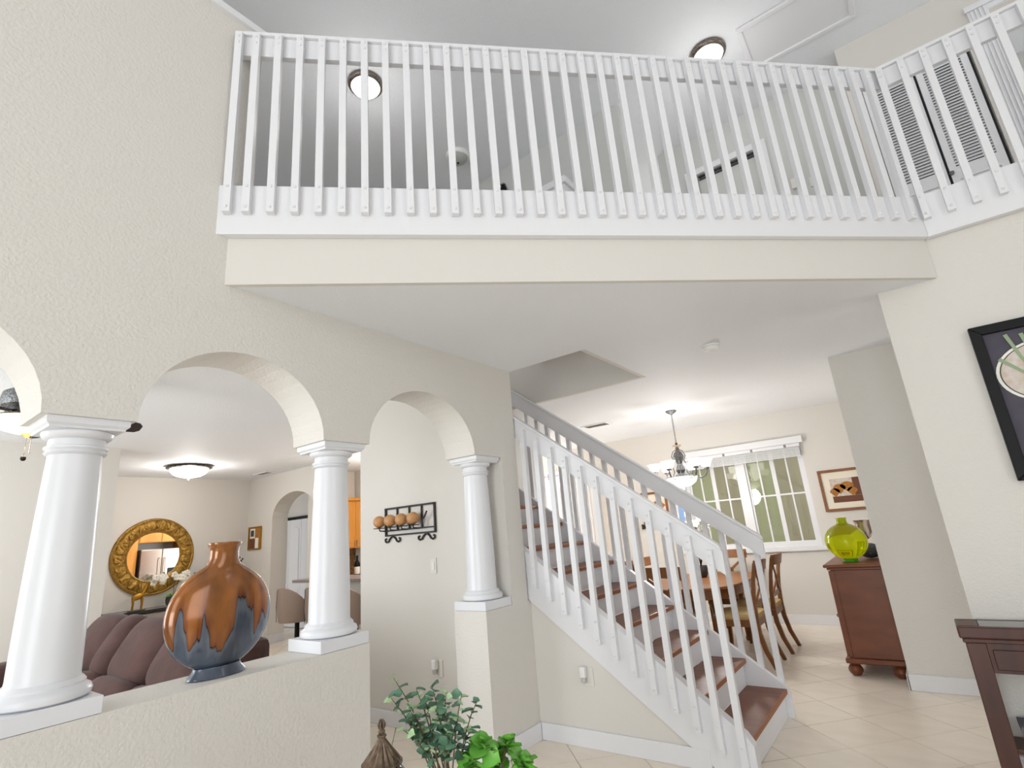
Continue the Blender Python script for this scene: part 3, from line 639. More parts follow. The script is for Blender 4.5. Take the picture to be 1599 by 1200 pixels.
obj('stem', lathe(NB(), [(.022, 2.33), (.05, 2.30), (.07, 2.25), (.05, 2.20), (.03, 2.16), (.045, 2.12), (.06, 2.08), (.04, 2.04), (.06, 2.01), (.10, 1.99), (.04, 1.975)], (X_, Y_, 0), 24), 'pewter', ch, smooth=True)
for k in range(4):
    a = 2*PI*k/4+.3; bm = NB(); ux, uy = math.cos(a), math.sin(a)
    tube(bm, [(X_+ux*r, Y_+uy*r, z) for r, z in ((.02, 2.34), (.06, 2.32), (.085, 2.26), (.06, 2.20), (.09, 2.13), (.075, 2.06), (.10, 2.01))], .006, 6); obj('scroll', bm, 'pewter', ch)
for k in range(6):
    a = 2*PI*k/6+.42; ux, uy = math.cos(a), math.sin(a); P_ = lambda r, z: (X_+ux*r, Y_+uy*r, z)
    bm = NB(); tube(bm, [P_(.05, 2.02), P_(.14, 1.965), P_(.23, 1.96), P_(.29, 1.985), P_(.315, 2.03), P_(.315, 2.065)], [.009, .010, .010, .010, .009, .010], 8); ar = obj('arm', bm, 'pewter', ch)
    obj('cup', lathe(NB(), [(.012, 2.06), (.03, 2.066), (.036, 2.08), (.028, 2.092)], P_(.315, 0), 14), 'pewter', ar, smooth=True)
    bm = NB(); rr = []
    for r, z in ((.030, 2.088), (.048, 2.098), (.060, 2.12), (.066, 2.145), (.078, 2.165), (.092, 2.180), (.088, 2.181), (.062, 2.14), (.03, 2.1)):
        rr.append([(P_(.315, 0)[0]+r*(1+.04*math.cos(6*2*PI*q/24)*(z-2.09)/.09)*math.cos(2*PI*q/24), P_(.315, 0)[1]+r*(1+.04*math.cos(6*2*PI*q/24)*(z-2.09)/.09)*math.sin(2*PI*q/24), z) for q in range(24)])
    rings(bm, rr); obj('shade', bm, 'shade_on', ar, smooth=True)
obj('bowl', lathe(NB(), [(.19, 1.985), (.186, 1.965), (.165, 1.925), (.12, 1.89), (.06, 1.872), (.01, 1.868)], (X_, Y_, 0), 36), 'shade_on', ch, smooth=True)
obj('bowl_rim', lathe(NB(), [(.188, 1.984), (.198, 1.99), (.188, 1.998), (.10, 2.0)], (X_, Y_, 0), 36), 'pewter', ch, smooth=True)
obj('finial', lathe(NB(), [(.022, 1.872), (.012, 1.862), (.018, 1.85), (.004, 1.832)], (X_, Y_, 0), 12), 'pewter', ch, smooth=True)
plamp('chandelier_bulb', (X_, Y_, 2.28), 13, .3); plamp('chandelier_lower_bulb', (X_, Y_, 1.75), 40, .15)

# ------------------------------------------------------------------ picture on the right wall
pw0, pw1, pz0, pz1 = .478, 1.30, 1.545, 2.475; py = YR-.001
pf = thing('framed_picture', 'large black framed picture of a plate and green stalks on the cream wall', 'picture', (.9, py, pz0))
fw_ = .055
for nm, pts in (('left', [(pw0, pz0), (pw0+fw_, pz0+fw_), (pw0+fw_, pz1-fw_), (pw0, pz1)]), ('right', [(pw1, pz0), (pw1, pz1), (pw1-fw_, pz1-fw_), (pw1-fw_, pz0+fw_)]), ('top', [(pw0, pz1), (pw0+fw_, pz1-fw_), (pw1-fw_, pz1-fw_), (pw1, pz1)]), ('bottom', [(pw0, pz0), (pw1, pz0), (pw1-fw_, pz0+fw_), (pw0+fw_, pz0+fw_)])):
    bm = NB(); prism(bm, [(x, py-.04, z) for x, z in pts], (0, .0395, 0)); obj('frame_side', bm, 'black', pf, bevel=.004)
pr_ = obj('print', box(pw0+fw_+.001, pw1-fw_-.001, py-.016, py-.001, pz0+fw_+.001, pz1-fw_-.001), 'slate', pf)
cxp, czp, rp = .762, 2.15, .225
def disc(r, y, n=40, rz=None): return [(cxp+r*math.cos(2*PI*k/n), y, czp+(rz or r*.82)*math.sin(2*PI*k/n)) for k in range(n)]
obj('plate_rim', prism(NB(), disc(rp, py-.0175), (0, .0012, 0)), 'petal', pr_); obj('plate_line', prism(NB(), disc(rp-.016, py-.0185), (0, .0008, 0)), 'charcoal', pr_); obj('plate_face', prism(NB(), disc(rp-.022, py-.0195), (0, .0008, 0)), 'plate', pr_)
for (a_, b_) in (((.632, 2.395), (.74, 2.06)), ((.70, 2.385), (.77, 2.08)), ((.572, 2.255), (.80, 2.02)), ((.86, 2.37), (.80, 2.06))):
    bm = NB(); bar(bm, [(a_[0], py-.021, a_[1]), ((a_[0]+b_[0])/2-.012, py-.021, (a_[1]+b_[1])/2), (b_[0], py-.021, b_[1])], [.02, .014, .012], .002, (1, 0, .5)); obj('stalk', bm, 'stalk', pr_)
bm = NB(); prism(bm, [(.60, py-.0175, 1.602), (.80, py-.0175, 1.602), (.70, py-.0175, 1.72), (.575, py-.0175, 1.66)], (0, .0012, 0)); obj('basket', bm, 'ochre', pr_)

# ------------------------------------------------------------------ console table at the right edge
ct = thing('console_table', 'dark mahogany console table with glass top against the picture wall', 'console table', (.6, 4.06, 0))
cx0, cx1, cy0, cy1 = .008, 1.25, 3.935, 4.18
bm = NB(); bx(bm, cx0, cx1, cy0, cy0+.035, .745, .805); bx(bm, cx0, cx1, cy1-.035, cy1, .745, .805); bx(bm, cx0, cx0+.10, cy0+.035, cy1-.035, .745, .805); bx(bm, cx1-.10, cx1, cy0+.035, cy1-.035, .745, .805); bx(bm, cx0+.1, cx1-.1, cy0+.035, cy1-.035, .745, .785)
obj('top_frame', bm, 'mahogany', ct, bevel=.008); obj('glass_top', box(cx0+.101, cx1-.101, cy0+.036, cy1-.036, .786, .804), 'glass_table', ct)
obj('top_moulding', box(cx0+.012, cx1-.012, cy0+.012, cy1-.004, .722, .7445), 'mahogany', ct, bevel=.005)
for lx in (cx0+.022, cx1-.107):
    for ly in (cy0+.02, cy1-.075): obj('leg', box(lx, lx+.085, ly, ly+.06, 0, .7215), 'mahogany', ct, bevel=.004)
ap = obj('apron', box(cx0+.108, cx1-.108, cy0+.03, cy1-.012, .575, .7215), 'mahogany', ct)
for a_, b_ in ((cx0+.125, (cx0+cx1)/2-.01), ((cx0+cx1)/2+.01, cx1-.125)):
    dr = obj('drawer', box(a_, b_, cy0+.02, cy0+.0295, .592, .69), 'mahogany', ap, bevel=.004); 
    obj('drawer_knob', lathe(NB(), [(.001, -.02), (.012, -.014), (.008, 0)], ((a_+b_)/2, cy0+.012, .64), 12), 'bronze', ap, smooth=True)
obj('lower_shelf', box(cx0+.03, cx1-.03, cy0+.03, cy1-.02, .20, .225), 'mahogany', ct, bevel=.004)
bk = single('storage_box', box(.16, .55, 3.98, 4.14, .226, .30), 'plastic_white', 'white box with black marks on the lower shelf of the console table', 'box', (.35, 4.06, .226), bevel=.004)
obj('mark', box(.24, .33, 3.977, 3.9795, .245, .27), 'black', bk); obj('lid', box(.155, .555, 3.975, 4.145, .3005, .325), 'rug_dark', bk)

# ------------------------------------------------------------------ sideboard with things on it
sx0, sx1, sy0, sy1 = -.845, -.395, 5.985, 7.45
sb = thing('sideboard', 'reddish cherry wood sideboard with bun feet against the dining room wall', 'sideboard', (-.62, 6.7, 0))
obj('body', box(sx0+.03, sx1-.005, sy0+.02, sy1-.02, .15, .905), 'cherry', sb, bevel=.004)
obj('corner_post', box(sx0+.012, sx0+.06, sy0+.012, sy0+.0195, .16, .90), 'cherry', sb, bevel=.003)
obj('top', box(sx0-.02, sx1, sy0-.02, sy1+.02, .928, .955), 'cherry', sb, bevel=.008); obj('top_moulding', box(sx0+.005, sx1-.002, sy0+.0, sy1, .9055, .9275), 'cherry', sb, bevel=.006)
obj('plinth', box(sx0-.008, sx1-.002, sy0-.008, sy1+.01, .105, .149), 'cherry', sb, bevel=.010)
for fx in (sx0+.05, sx1-.06):
    for fy in (sy0+.06, sy1-.06): obj('bun_foot', lathe(NB(), [(.022, 0), (.036, .006), (.058, .035), (.060, .055), (.045, .085), (.034, .092), (.042, .1045)], (fx, fy, 0), 20), 'cherry', sb, smooth=True)
for k in range(3):
    ya = sy0+.07+.45*k
    dr = obj('drawer', box(sx0+.012, sx0+.0295, ya, ya+.42, .70, .87), 'cherry', sb, bevel=.005); obj('knob', lathe(NB(), [(.006, -.03), (.016, -.02), (.012, 0)], (sx0-.005, ya+.21, .79), 12), 'bronze', dr, smooth=True)
    dr = obj('door', box(sx0+.012, sx0+.0295, ya, ya+.42, .19, .67), 'cherry', sb, bevel=.005); obj('knob', lathe(NB(), [(.006, -.03), (.016, -.02), (.012, 0)], (sx0-.005, ya+.08, .5), 12), 'bronze', dr, smooth=True)
yv = thing('glass_vase', 'round lime yellow glass bottle vase with short neck on the sideboard', 'vase', (-.655, 6.27, .956))
n_ = 40; rr = []
for k in range(2, 33):
    a = -PI/2+PI*k/36; rr.append((.183*math.cos(a), .188+.170*math.sin(a)))
pf_ = rr+[(.056, .352), (.046, .36), (.043, .38), (.043, .402), (.049, .405), (.049, .412), (.041, .413), (.038, .38), (.04, .36)]
obj('body', lathe(NB(), [(r, .956+z) for r, z in pf_], (-.655, 6.27, 0), 40), 'lime_glass', yv, smooth=True)
obj('foot', lathe(NB(), [(.062, .957), (.066, .962), (.062, .985), (.058, .99)], (-.655, 6.27, 0), 32), 'green_glass', yv, smooth=True)
sp = thing('decorative_ball', 'dark woven ornament ball behind the lime glass vase', 'ornament', (-.50, 6.55, .956)); obj('ball', sq(NB(), (-.50, 6.55, 1.03), (.10, .10, .072), 1, 1, 20, 12), 'charcoal', sp, smooth=True)
for k in range(14):
    a = k*2.4; e_ = -.5+k/14*1.4; p = Vector((math.cos(a)*math.cos(e_), math.sin(a)*math.cos(e_), math.sin(e_))); bm = NB(); c_ = Vector((-.50, 6.55, 1.03)); tube(bm, [c_+Vector((p.x*.095, p.y*.095, p.z*.068)), c_+Vector((p.x*.125, p.y*.125, p.z*.09))], [.012, .003], 6); obj('spike', bm, 'charcoal', sp)
sv = thing('silver_ornament', 'silver leaf-patterned ornament standing behind the lime glass vase', 'ornament', (-.53, 6.85, .956)); obj('stem', lathe(NB(), [(.05, .957), (.05, .965), (.012, .985), (.012, 1.12)], (-.53, 6.85, 0), 16), 'chrome_dark', sv, smooth=True)
obj('bowl', lathe(NB(), [(.012, 1.12), (.05, 1.14), (.075, 1.20), (.07, 1.28), (.085, 1.32), (.08, 1.32), (.05, 1.2)], (-.53, 6.85, 0), 20), 'steel', sv, smooth=True)

# ------------------------------------------------------------------ small framed pictures
def framed(name, label, x0, x1, y, z0, z1, fm, f=.035, back='paper'):
    t = thing(name, label, 'picture', ((x0+x1)/2, y, z0))
    for a_ in ((x0, x1, z0, z0+f), (x0, x1, z1-f, z1), (x0, x0+f, z0+f, z1-f), (x1-f, x1, z0+f, z1-f)): obj('frame_side', box(a_[0], a_[1], y-.03, y-.0005, a_[2], a_[3]), fm, t, bevel=.004)
    return t, obj('print', box(x0+f, x1-f, y-.012, y-.001, z0+f, z1-f), back, t)
t, p = framed('framed_print', 'wooden framed print of brown fan leaves beside the dining window', -1.02, -.44, YD-.001, 1.41, 1.955, 'chair_wood')
yy = YD-.014
obj('print_block', box(-.90, -.56, yy-.001, yy, 1.52, 1.83), 'plate', p); obj('print_band', box(-.90, -.56, yy-.002, yy-.0011, 1.52, 1.60), 'umber', p); obj('print_side', box(-.64, -.56, yy-.002, yy-.0011, 1.601, 1.83), 'umber', p)
for (fx, fz, fr_) in ((-.80, 1.70, .075), (-.71, 1.72, .08), (-.86, 1.66, .06), (-.66, 1.66, .06)):
    bm = NB(); prism(bm, [(fx, yy-.0035, fz-.07)]+[(fx+fr_*math.cos(PI*k/10), yy-.0035, fz+fr_*.8*math.sin(PI*k/10)) for k in range(11)], (0, .001, 0)); obj('fan_leaf', bm, 'ochre', p)
t, p = framed('framed_print', 'wooden framed print of a golden flower on the dining wall behind the stairs', -3.62, -3.18, YD-.001, 1.42, 1.93, 'chair_wood')
bm = NB(); prism(bm, [(-3.33+.09*math.cos(2*PI*k/14)*(1+.25*math.cos(5*2*PI*k/14)), yy-.001, 1.71+.09*math.sin(2*PI*k/14)*(1+.25*math.cos(5*2*PI*k/14))) for k in range(14)], (0, .0009, 0)); obj('flower', bm, 'ochre', p)
t, p = framed('wall_picture', 'small gold framed picture on the living room wall by the arched passage', -10.10, -9.66, 5.199, 1.555, 1.965, 'gold', .02, 'ochre')
bm = NB(); bx(bm, -10.05, -9.88, 5.183, 5.1865, 1.76, 1.93); obj('print_block', bm, 'petal', p); obj('print_block', box(-10.02, -9.91, 5.18, 5.1825, 1.79, 1.90), 'charcoal', p); obj('print_block', box(-9.86, -9.75, 5.183, 5.1865, 1.58, 1.76), 'petal', p); obj('print_block', box(-10.06, -9.88, 5.183, 5.1865, 1.58, 1.745), 'umber', p)
# black iron pieces on the dining wall
bm = NB(); tube(bm, [(-3.95, YD-.03, .92), (-3.93, YD-.05, .88), (-3.96, YD-.05, .83), (-3.92, YD-.04, .78)], .014, 8); single('wall_hook', bm, 'black_iron', 'black iron scroll hook low on the dining wall behind the stairs', 'hook', (-3.94, YD-.002, .78))
bm = NB(); prism(bm, [(-3.65, YD-.06, 1.44), (-3.57, YD-.06, 1.38), (-3.65, YD-.06, 1.36)], (0, .058, 0)); single('wall_bracket', bm, 'black_iron', 'small black wedge bracket on the dining wall below the golden flower print', 'bracket', (-3.63, YD-.002, 1.36))
# narrow side window with blue daylight
w2 = struct('window_2', box(-3.02, -2.93, YD-.02, YD-.012, 1.0, 1.95), 'sky_card', 'narrow strip of window with blue light behind the stair railing')
bm = NB(); bx(bm, -3.08, -3.021, YD-.03, YD-.0005, .95, 2.0); bx(bm, -2.929, -2.88, YD-.03, YD-.0005, .95, 2.0); bx(bm, -3.021, -2.929, YD-.03, YD-.0005, 1.951, 2.0); bx(bm, -3.021, -2.929, YD-.03, YD-.0005, .95, .999); obj('window_frame', bm, 'white', w2)

# ------------------------------------------------------------------ dining table and chairs
dt = thing('dining_table', 'oval brown wooden dining table under the chandelier', 'table', (-2.28, 6.72, 0))
def oval(ax, ay, z, n=48, p=.72): return [(-2.28+ax*math.copysign(abs(math.cos(2*PI*k/n))**p, math.cos(2*PI*k/n)), 6.72+ay*math.copysign(abs(math.sin(2*PI*k/n))**p, math.sin(2*PI*k/n)), z) for k in range(n)]
bm = NB(); rings(bm, [oval(.52, .86, .728), oval(.545, .885, .735), oval(.55, .89, .748), oval(.545, .885, .76)]); obj('tabletop', bm, 'chair_wood', dt, smooth=True)
bm = NB(); rings(bm, [oval(.47, .80, .63), oval(.47, .80, .727)]); obj('apron', bm, 'chair_wood', dt)
for a_ in (-.26, .26):
    for b_ in (-.52, .52): obj('leg', lathe(NB(), [(.022, 0), (.03, .03), (.02, .06), (.028, .3), (.04, .45), (.03, .5), (.045, .54), (.045, .63)], (-2.28+a_, 6.72+b_, 0), 14), 'chair_wood', dt, smooth=True)
def make_chair(label, grp):
    t = thing('dining_chair', label, 'chair', (0, 0, 0), 0, grp)            # front faces -x, back at +x
    zs = .455
    obj('seat_frame', box(-.23, .21, -.225, .225, zs-.075, zs-.005), 'chair_wood', t, world=False, bevel=.006)
    bm = NB(); sq(bm, (-.012, 0, zs+.018), (.232, .232, .038), .5, .35, 28, 8); obj('seat_cushion', bm, 'chair_cloth', t, world=False, smooth=True)
    for s in (-1, 1):
        y = s*.20
        bm = NB(); bar(bm, [(-.20, y, zs-.02), (-.205, y, .2), (-.22, y, 0)], [.042, .034, .026], [.042, .034, .026], (0, 1, 0)); obj('leg', bm, 'chair_wood', t, world=False)
        pts = [(.30, y, 0), (.235, y, .16), (.20, y, .32), (.195, y, .46), (.205, y, .64), (.235, y, .82), (.275, y, .985)]
        bm = NB(); bar(bm, pts, [.032, .034, .036, .036, .034, .032, .03], [.034, .042, .046, .046, .04, .034, .03], (0, 1, 0)); obj('rear_leg', bm, 'chair_wood', t, world=False)
    bm = NB(); n = 8; rr = []
    for k in range(n+1):
        q = -1+2*k/n; y = q*.235; x = .262+.04*(1-q*q); rr.append([(x-.012, y, .905), (x+.012, y, .905), (x+.038, y, 1.015), (x+.014, y, 1.015)])
    rings(bm, rr); obj('top_rail', bm, 'chair_wood', t, world=False)
    for s in (-1, 1):
        bm = NB(); bar(bm, [(.212, -s*.185, .60), (.245, 0, .75), (.27, s*.185, .905)], .03, .016, (0, 1, .6)); obj('cross_bar', bm, 'chair_wood', t, world=False)
    bm = NB(); lathe(bm, [(.035, -.012), (.04, 0), (.035, .012)], n=16); bmesh.ops.rotate(bm, verts=bm.verts, cent=(0, 0, 0), matrix=Matrix.Rotation(PI/2-.15, 3, 'Y')); bmesh.ops.translate(bm, verts=bm.verts, vec=(.243, 0, .75)); obj('medallion', bm, 'chair_wood', t, world=False)
    bm = NB(); bar(bm, [(.205, -.19, .59), (.205, .19, .59)], .016, .05, (1, 0, 0)); obj('lower_rail', bm, 'chair_wood', t, world=False)
    return t
ch0 = make_chair('x-back dining chair beside the table on the sideboard side, nearer the stairs', 'dining chairs')
spots = [(-1.76, 6.21, 0, None), (-1.73, 6.88, 0, 'x-back dining chair beside the table on the sideboard side, nearer the window'),
         (-2.30, 5.84, -PI/2, 'x-back dining chair at the end of the table nearest the stairs'), (-2.26, 7.62, PI/2, 'x-back dining chair at the end of the table nearest the window'),
         (-2.83, 6.38, PI, 'x-back dining chair on the far long side of the table, nearer the stairs'), (-2.83, 7.05, PI, 'x-back dining chair on the far long side of the table, nearer the window')]
for i, (x, y, a, l) in enumerate(spots):
    o = ch0 if i == 0 else copy_tree(ch0)
    o.location = (x, y, 0); o.rotation_euler = (0, 0, a)
    if l: o['label'] = l
# orchid on the table
oc = thing('orchid', 'white spotted orchid in a glazed pot on the dining table', 'orchid', (-2.35, 6.95, .761))
obj('pot', lathe(NB(), [(.05, .762), (.07, .80), (.075, .86), (.07, .90), (.06, .895)], (-2.35, 6.95, 0), 20), 'charcoal', oc, smooth=True)
for s in range(3):
    pts = [(-2.35, 6.95, .89), (-2.36+.05*s, 6.93, 1.15), (-2.42+.10*s, 6.90, 1.38), (-2.36+.17*s, 6.86, 1.50)]
    bm = NB(); tube(bm, pts, .006, 6); sm_ = obj('stem', bm, 'black', oc)
    for k in range(6):
        q = k/5; p = Vector(pts[2])*(1-q)+Vector(pts[3])*q+Vector((random.uniform(-.04, .04), random.uniform(-.03, .03), random.uniform(-.05, .03)))
        bm = NB()
        for a in range(5): sq(bm, p+Vector((.028*math.cos(a*1.257), .0, .028*math.sin(a*1.257))), (.02, .006, .02), 1, 1, 8, 5)
        obj('flower', bm, 'petal', sm_, smooth=True)

# ------------------------------------------------------------------ living room
SY = 1.80
so = thing('sofa', 'brown microfibre recliner sofa with puffy back pillows behind the half wall', 'sofa', (-5.3, 1.6, 0))
obj('base', box(-6.75, -3.85, .95, 2.15, .06, .34), 'sofa', so, bevel=.03)
obj('back_frame', box(-6.7, -3.9, 1.96, 2.22, .34, .92), 'sofa', so, bevel=.06)
pl = [(-4.0, -4.85), (-4.85, -5.6), (-5.6, -5.93), (-5.93, -6.62)]
rt_ = Matrix.Rotation(-.55, 3, 'X')
for x1_, x0_ in pl:
    c_ = (x0_+x1_)/2; hw = abs(x1_-x0_)/2+.015
    bm = NB(); sq(bm, (c_, 1.93, .79), (hw, .17, .27), .6, .7, 28, 16, rt_); obj('back_pillow', bm, 'sofa', so, smooth=True)
    bm = NB(); sq(bm, (c_, 1.73, .52), (hw, .17, .125), .7, .7, 28, 12, rt_); obj('lumbar_pillow', bm, 'sofa', so, smooth=True)
    bm = NB(); sq(bm, (c_, 1.27, .37), (hw, .40, .12), .5, .5, 28, 10); obj('seat_cushion', bm, 'sofa', so, smooth=True)
for x in (-6.80, -3.78):
    bm = NB(); sq(bm, (x, 1.45, .50), (.16, .62, .24), .5, .5, 24, 12); obj('arm', bm, 'sofa', so, smooth=True)
# round mirror
MX, MY, MZ = -10.199, 3.67, 1.575
mr = thing('round_mirror', 'round mirror in a wide carved gold frame on the far living room wall', 'mirror', (MX, MY, MZ-.6))
bm = NB(); prof = [(.375, .02), (.385, .045), (.40, .05), (.41, .042), (.44, .058), (.50, .066), (.55, .055), (.565, .042), (.58, .05), (.60, .04), (.61, .0005), (.375, .0005)]
n = 160; rr = []
for k in range(n):
    a = 2*PI*k/n; ring = []
    for i, (r, t_) in enumerate(prof):
        if 4 <= i <= 6: t_ += .012*math.sin(20*a+i*1.2)+.006*math.sin(47*a)
        if i == 8: t_ += .006*math.sin(80*a)
        ring.append((MX+t_, MY+r*math.cos(a), MZ+r*math.sin(a)))
    rr.append(ring)
rings(bm, rr, False, True); obj('frame', bm, 'gold_frame', mr, smooth=True)
for k in range(36):
    a = 2*PI*k/36; bm = NB(); c_ = Vector((MX+.066, MY+.485*math.cos(a), MZ+.485*math.sin(a))); ra = Matrix.Rotation(a+.5*(1 if k % 2 else -1), 3, 'X')
    sq(bm, c_, (.014, .05, .02), 1, 1, 10, 6, ra); obj('carved_leaf', bm, 'gold_frame', mr, smooth=True)
bm = NB(); prism(bm, [(MX+.01, MY+.38*math.cos(2*PI*k/64), MZ+.38*math.sin(2*PI*k/64)) for k in range(64)], (.012, 0, 0)); obj('mirror_glass', bm, 'mirror', mr)
# glass console under the mirror
gc = thing('glass_console', 'long glass and black iron console table under the round mirror', 'console table', (-9.98, 3.95, 0))
for z in (.775, .735):
    obj('shelf', box(-10.17, -9.80, 3.02, 5.0, z, z+.012), 'glass_table', gc); bm = NB(); bx(bm, -9.80, -9.785, 3.0, 5.02, z-.006, z+.014); bx(bm, -10.185, -10.17, 3.0, 5.02, z-.006, z+.014); bx(bm, -10.17, -9.80, 3.0, 3.02, z-.006, z+.014); bx(bm, -10.17, -9.80, 5.0, 5.02, z-.006, z+.014); obj('rim', bm, 'black_iron', gc)
for x in (-10.15, -9.82):
    for y in (3.2, 4.8): obj('leg', lathe(NB(), [(.03, 0), (.02, .02), (.02, .70), (.03, .728)], (x, y, 0), 12), 'gold', gc, smooth=True)
gi = thing('giraffe_statuette', 'small golden giraffe statuette on the glass console', 'statuette', (-9.98, 3.42, .788))
bm = NB(); sq(bm, (-9.98, 3.43, .99), (.035, .085, .05), .9, .9, 14, 8, Matrix.Rotation(.35, 3, 'X')); obj('body', bm, 'gold', gi, smooth=True)
bm = NB(); tube(bm, [(-9.98, 3.48, 1.0), (-9.98, 3.52, 1.09), (-9.98, 3.545, 1.17)], [.035, .024, .017], 10); sq(bm, (-9.98, 3.56, 1.185), (.016, .036, .017), 1, 1, 10, 6, Matrix.Rotation(-.3, 3, 'X')); obj('neck_and_head', bm, 'gold', gi, smooth=True)
for x in (-10.0, -9.96):
    for y in (3.37, 3.49): bm = NB(); tube(bm, [(x, y, .97), (x, y+.005, .88), (x, y, .80)], [.016, .01, .009], 8); obj('leg', bm, 'gold', gi, smooth=True)
obj('stand', box(-10.03, -9.93, 3.32, 3.54, .789, .80), 'bronze', gi, bevel=.003)
op_ = thing('potted_orchid', 'white orchid with green leaves in a dark grey pot under the round mirror', 'orchid', (-9.97, 3.93, .788))
obj('pot', lathe(NB(), [(.07, .789), (.10, .83), (.105, .89), (.095, .93), (.085, .925)], (-9.97, 3.93, 0), 24), 'charcoal', op_, smooth=True)
for k in range(6):
    a = 2*PI*k/6; bm = NB(); p0 = Vector((-9.97, 3.93, .92)); v = Vector((math.cos(a), math.sin(a), 0)); bar(bm, [p0, p0+v*.09+Vector((0, 0, .05)), p0+v*.2+Vector((0, 0, .01))], [.03, .05, .008], .006, (-v.y, v.x, 0)); obj('leaf', bm, 'leaf_jade', op_)
for s in range(2):
    pts = [Vector((-9.97, 3.93, .92)), Vector((-9.95, 3.92+.06*s, 1.15)), Vector((-9.92, 3.75+.2*s, 1.24)), Vector((-9.90, 3.62+.5*s, 1.22))]
    bm = NB(); tube(bm, pts, .005, 6); sm_ = obj('stem', bm, 'stem', op_)
    for k in range(9):
        q = k/8; p = (pts[2]*(1-q)+pts[3]*q)+Vector((random.uniform(-.05, .05), random.uniform(-.04, .04), random.uniform(-.07, .05))); bm = NB()
        for a in range(5): sq(bm, p+Vector((.01, .03*math.cos(a*1.257), .03*math.sin(a*1.257))), (.008, .024, .024), 1, 1, 8, 5)
        obj('flower', bm, 'petal', sm_, smooth=True)
tv = thing('speaker_box', 'black box speaker on the glass console, half hidden by the drip-glazed vase', 'speaker', (-10.02, 4.37, .788))
obj('cabinet', box(-10.10, -9.95, 4.27, 4.55, .789, 1.26), 'black', tv, bevel=.008); obj('grille', box(-9.95, -9.944, 4.29, 4.53, .82, 1.23), 'charcoal', tv)
tw = thing('twig_vase', 'slim dark vase with dry twigs beside the living room corner', 'vase', (-9.95, 4.85, .788)); obj('body', lathe(NB(), [(.035, .789), (.05, .84), (.04, .95), (.025, 1.0), (.03, 1.02)], (-9.95, 4.85, 0), 16), 'charcoal', tw, smooth=True)
for k in range(9):
    a = k*.7; bm = NB(); p1 = Vector((-9.95+.10*math.cos(a), 4.85+.16*math.sin(a), 1.35+.03*k)); tube(bm, [(-9.95, 4.85, .95), (-9.95+.03*math.cos(a), 4.85+.05*math.sin(a), 1.15), p1], .004, 5); o = obj('twig', bm, 'stem', tw); bm = NB(); sq(bm, p1, (.014, .014, .02), 1, 1, 8, 5); obj('bud', bm, 'black', o, smooth=True)
# dark side table behind the vase
se = thing('side_table', 'dark wooden side table at the end of the brown sofa', 'side table', (-4.6, 2.42, 0))
obj('top', box(-4.9, -4.3, 2.25, 2.78, .50, .54), 'mahogany', se, bevel=.006)
for x in (-4.86, -4.39):
    for y in (2.29, 2.69): obj('leg', box(x, x+.05, y, y+.05, 0, .4995), 'mahogany', se)
# ------------------------------------------------------------------ kitchen
pe = thing('bar_counter', 'grey granite bar counter in the kitchen behind the column', 'counter', (-6.4, 4.9, 0))
obj('countertop', box(-7.55, -5.1, 4.55, 5.15, 1.03, 1.07), 'granite', pe, bevel=.006); obj('panel', box(-7.2, -5.12, 4.85, 5.1, 0, 1.029), 'cream_plain', pe)
def stool(x, y, label):
    t = thing('bar_stool', label, 'stool', (x, y, 0), 0, 'taupe bar stools at the granite counter')
    obj('base', lathe(NB(), [(.20, 0), (.20, .012), (.04, .03), (.03, .04)], (x, y, 0), 24), 'black', t, smooth=True); obj('pole', lathe(NB(), [(.03, .035), (.03, .60)], (x, y, 0), 14), 'black', t, smooth=True)
    obj('seat', sq(NB(), (x, y, .66), (.22, .21, .06), .6, .6, 24, 8), 'stool', t, smooth=True)
    bm = NB(); rr = []; n = 20                                           # curved tub back on the -y side
    for k in range(n+1):
        a = PI+PI*k/n; hh = .70+.33*math.sin(PI*k/n)**.45; ro, ri = .25, .215
        rr.append([(x+ri*math.cos(a), y+ri*math.sin(a), .62), (x+ro*.92*math.cos(a), y+ro*.92*math.sin(a), .60), (x+ro*1.04*math.cos(a), y+ro*1.04*math.sin(a), (hh+.62)/2), (x+ro*math.cos(a), y+ro*math.sin(a), hh), (x+ri*math.cos(a), y+ri*math.sin(a), hh)])
    rings(bm, rr); bk_ = obj('backrest', bm, 'stool', t, smooth=True)
    bm = NB(); tube(bm, [(x-.05, y-.262, .62), (x-.055, y-.268, .8), (x-.06, y-.258, 1.01)], .004, 5); obj('seam', bm, 'charcoal', bk_)
stool(-6.85, 4.22, 'taupe tub bar stool at the free end of the granite counter'); stool(-6.28, 4.26, 'taupe tub bar stool mostly hidden behind the white column'); stool(-5.70, 4.28, 'taupe tub bar stool between the column and the passage wall')
KX = -8.55
for k in range(2):
    y0, y1 = 5.52+.44*k, 5.95+.44*k
    t = thing('kitchen_cabinet', ['golden oak wall cabinet in the kitchen, nearer the arched passage', 'golden oak wall cabinet in the kitchen, nearer the passage wall'][k], 'cabinet', (KX+.16, (y0+y1)/2, 1.43))
    obj('carcass', box(KX, KX+.31, y0, y1, 1.44, 2.27), 'oak', t); obj('crown', box(KX, KX+.35, y0-.002, y1+.002, 2.271, 2.33), 'oak', t, bevel=.01)
    for q in range(2):
        ya = y0+.008+.212*q; dr = obj('door', box(KX+.3105, KX+.328, ya, ya+.205, 1.46, 2.25), 'oak', t, bevel=.004); obj('raised_panel', box(KX+.3285, KX+.336, ya+.04, ya+.165, 1.53, 2.18), 'oak', dr, bevel=.006)
        obj('handle', box(KX+.337, KX+.35, ya+(.175 if q == 0 else .01), ya+(.19 if q == 0 else .025), 1.47, 1.57), 'steel', dr)
struct('trim_2', box(KX-.005, KX+.008, 5.51, 6.41, .96, 1.435), 'mosaic', 'brown mosaic kitchen backsplash')
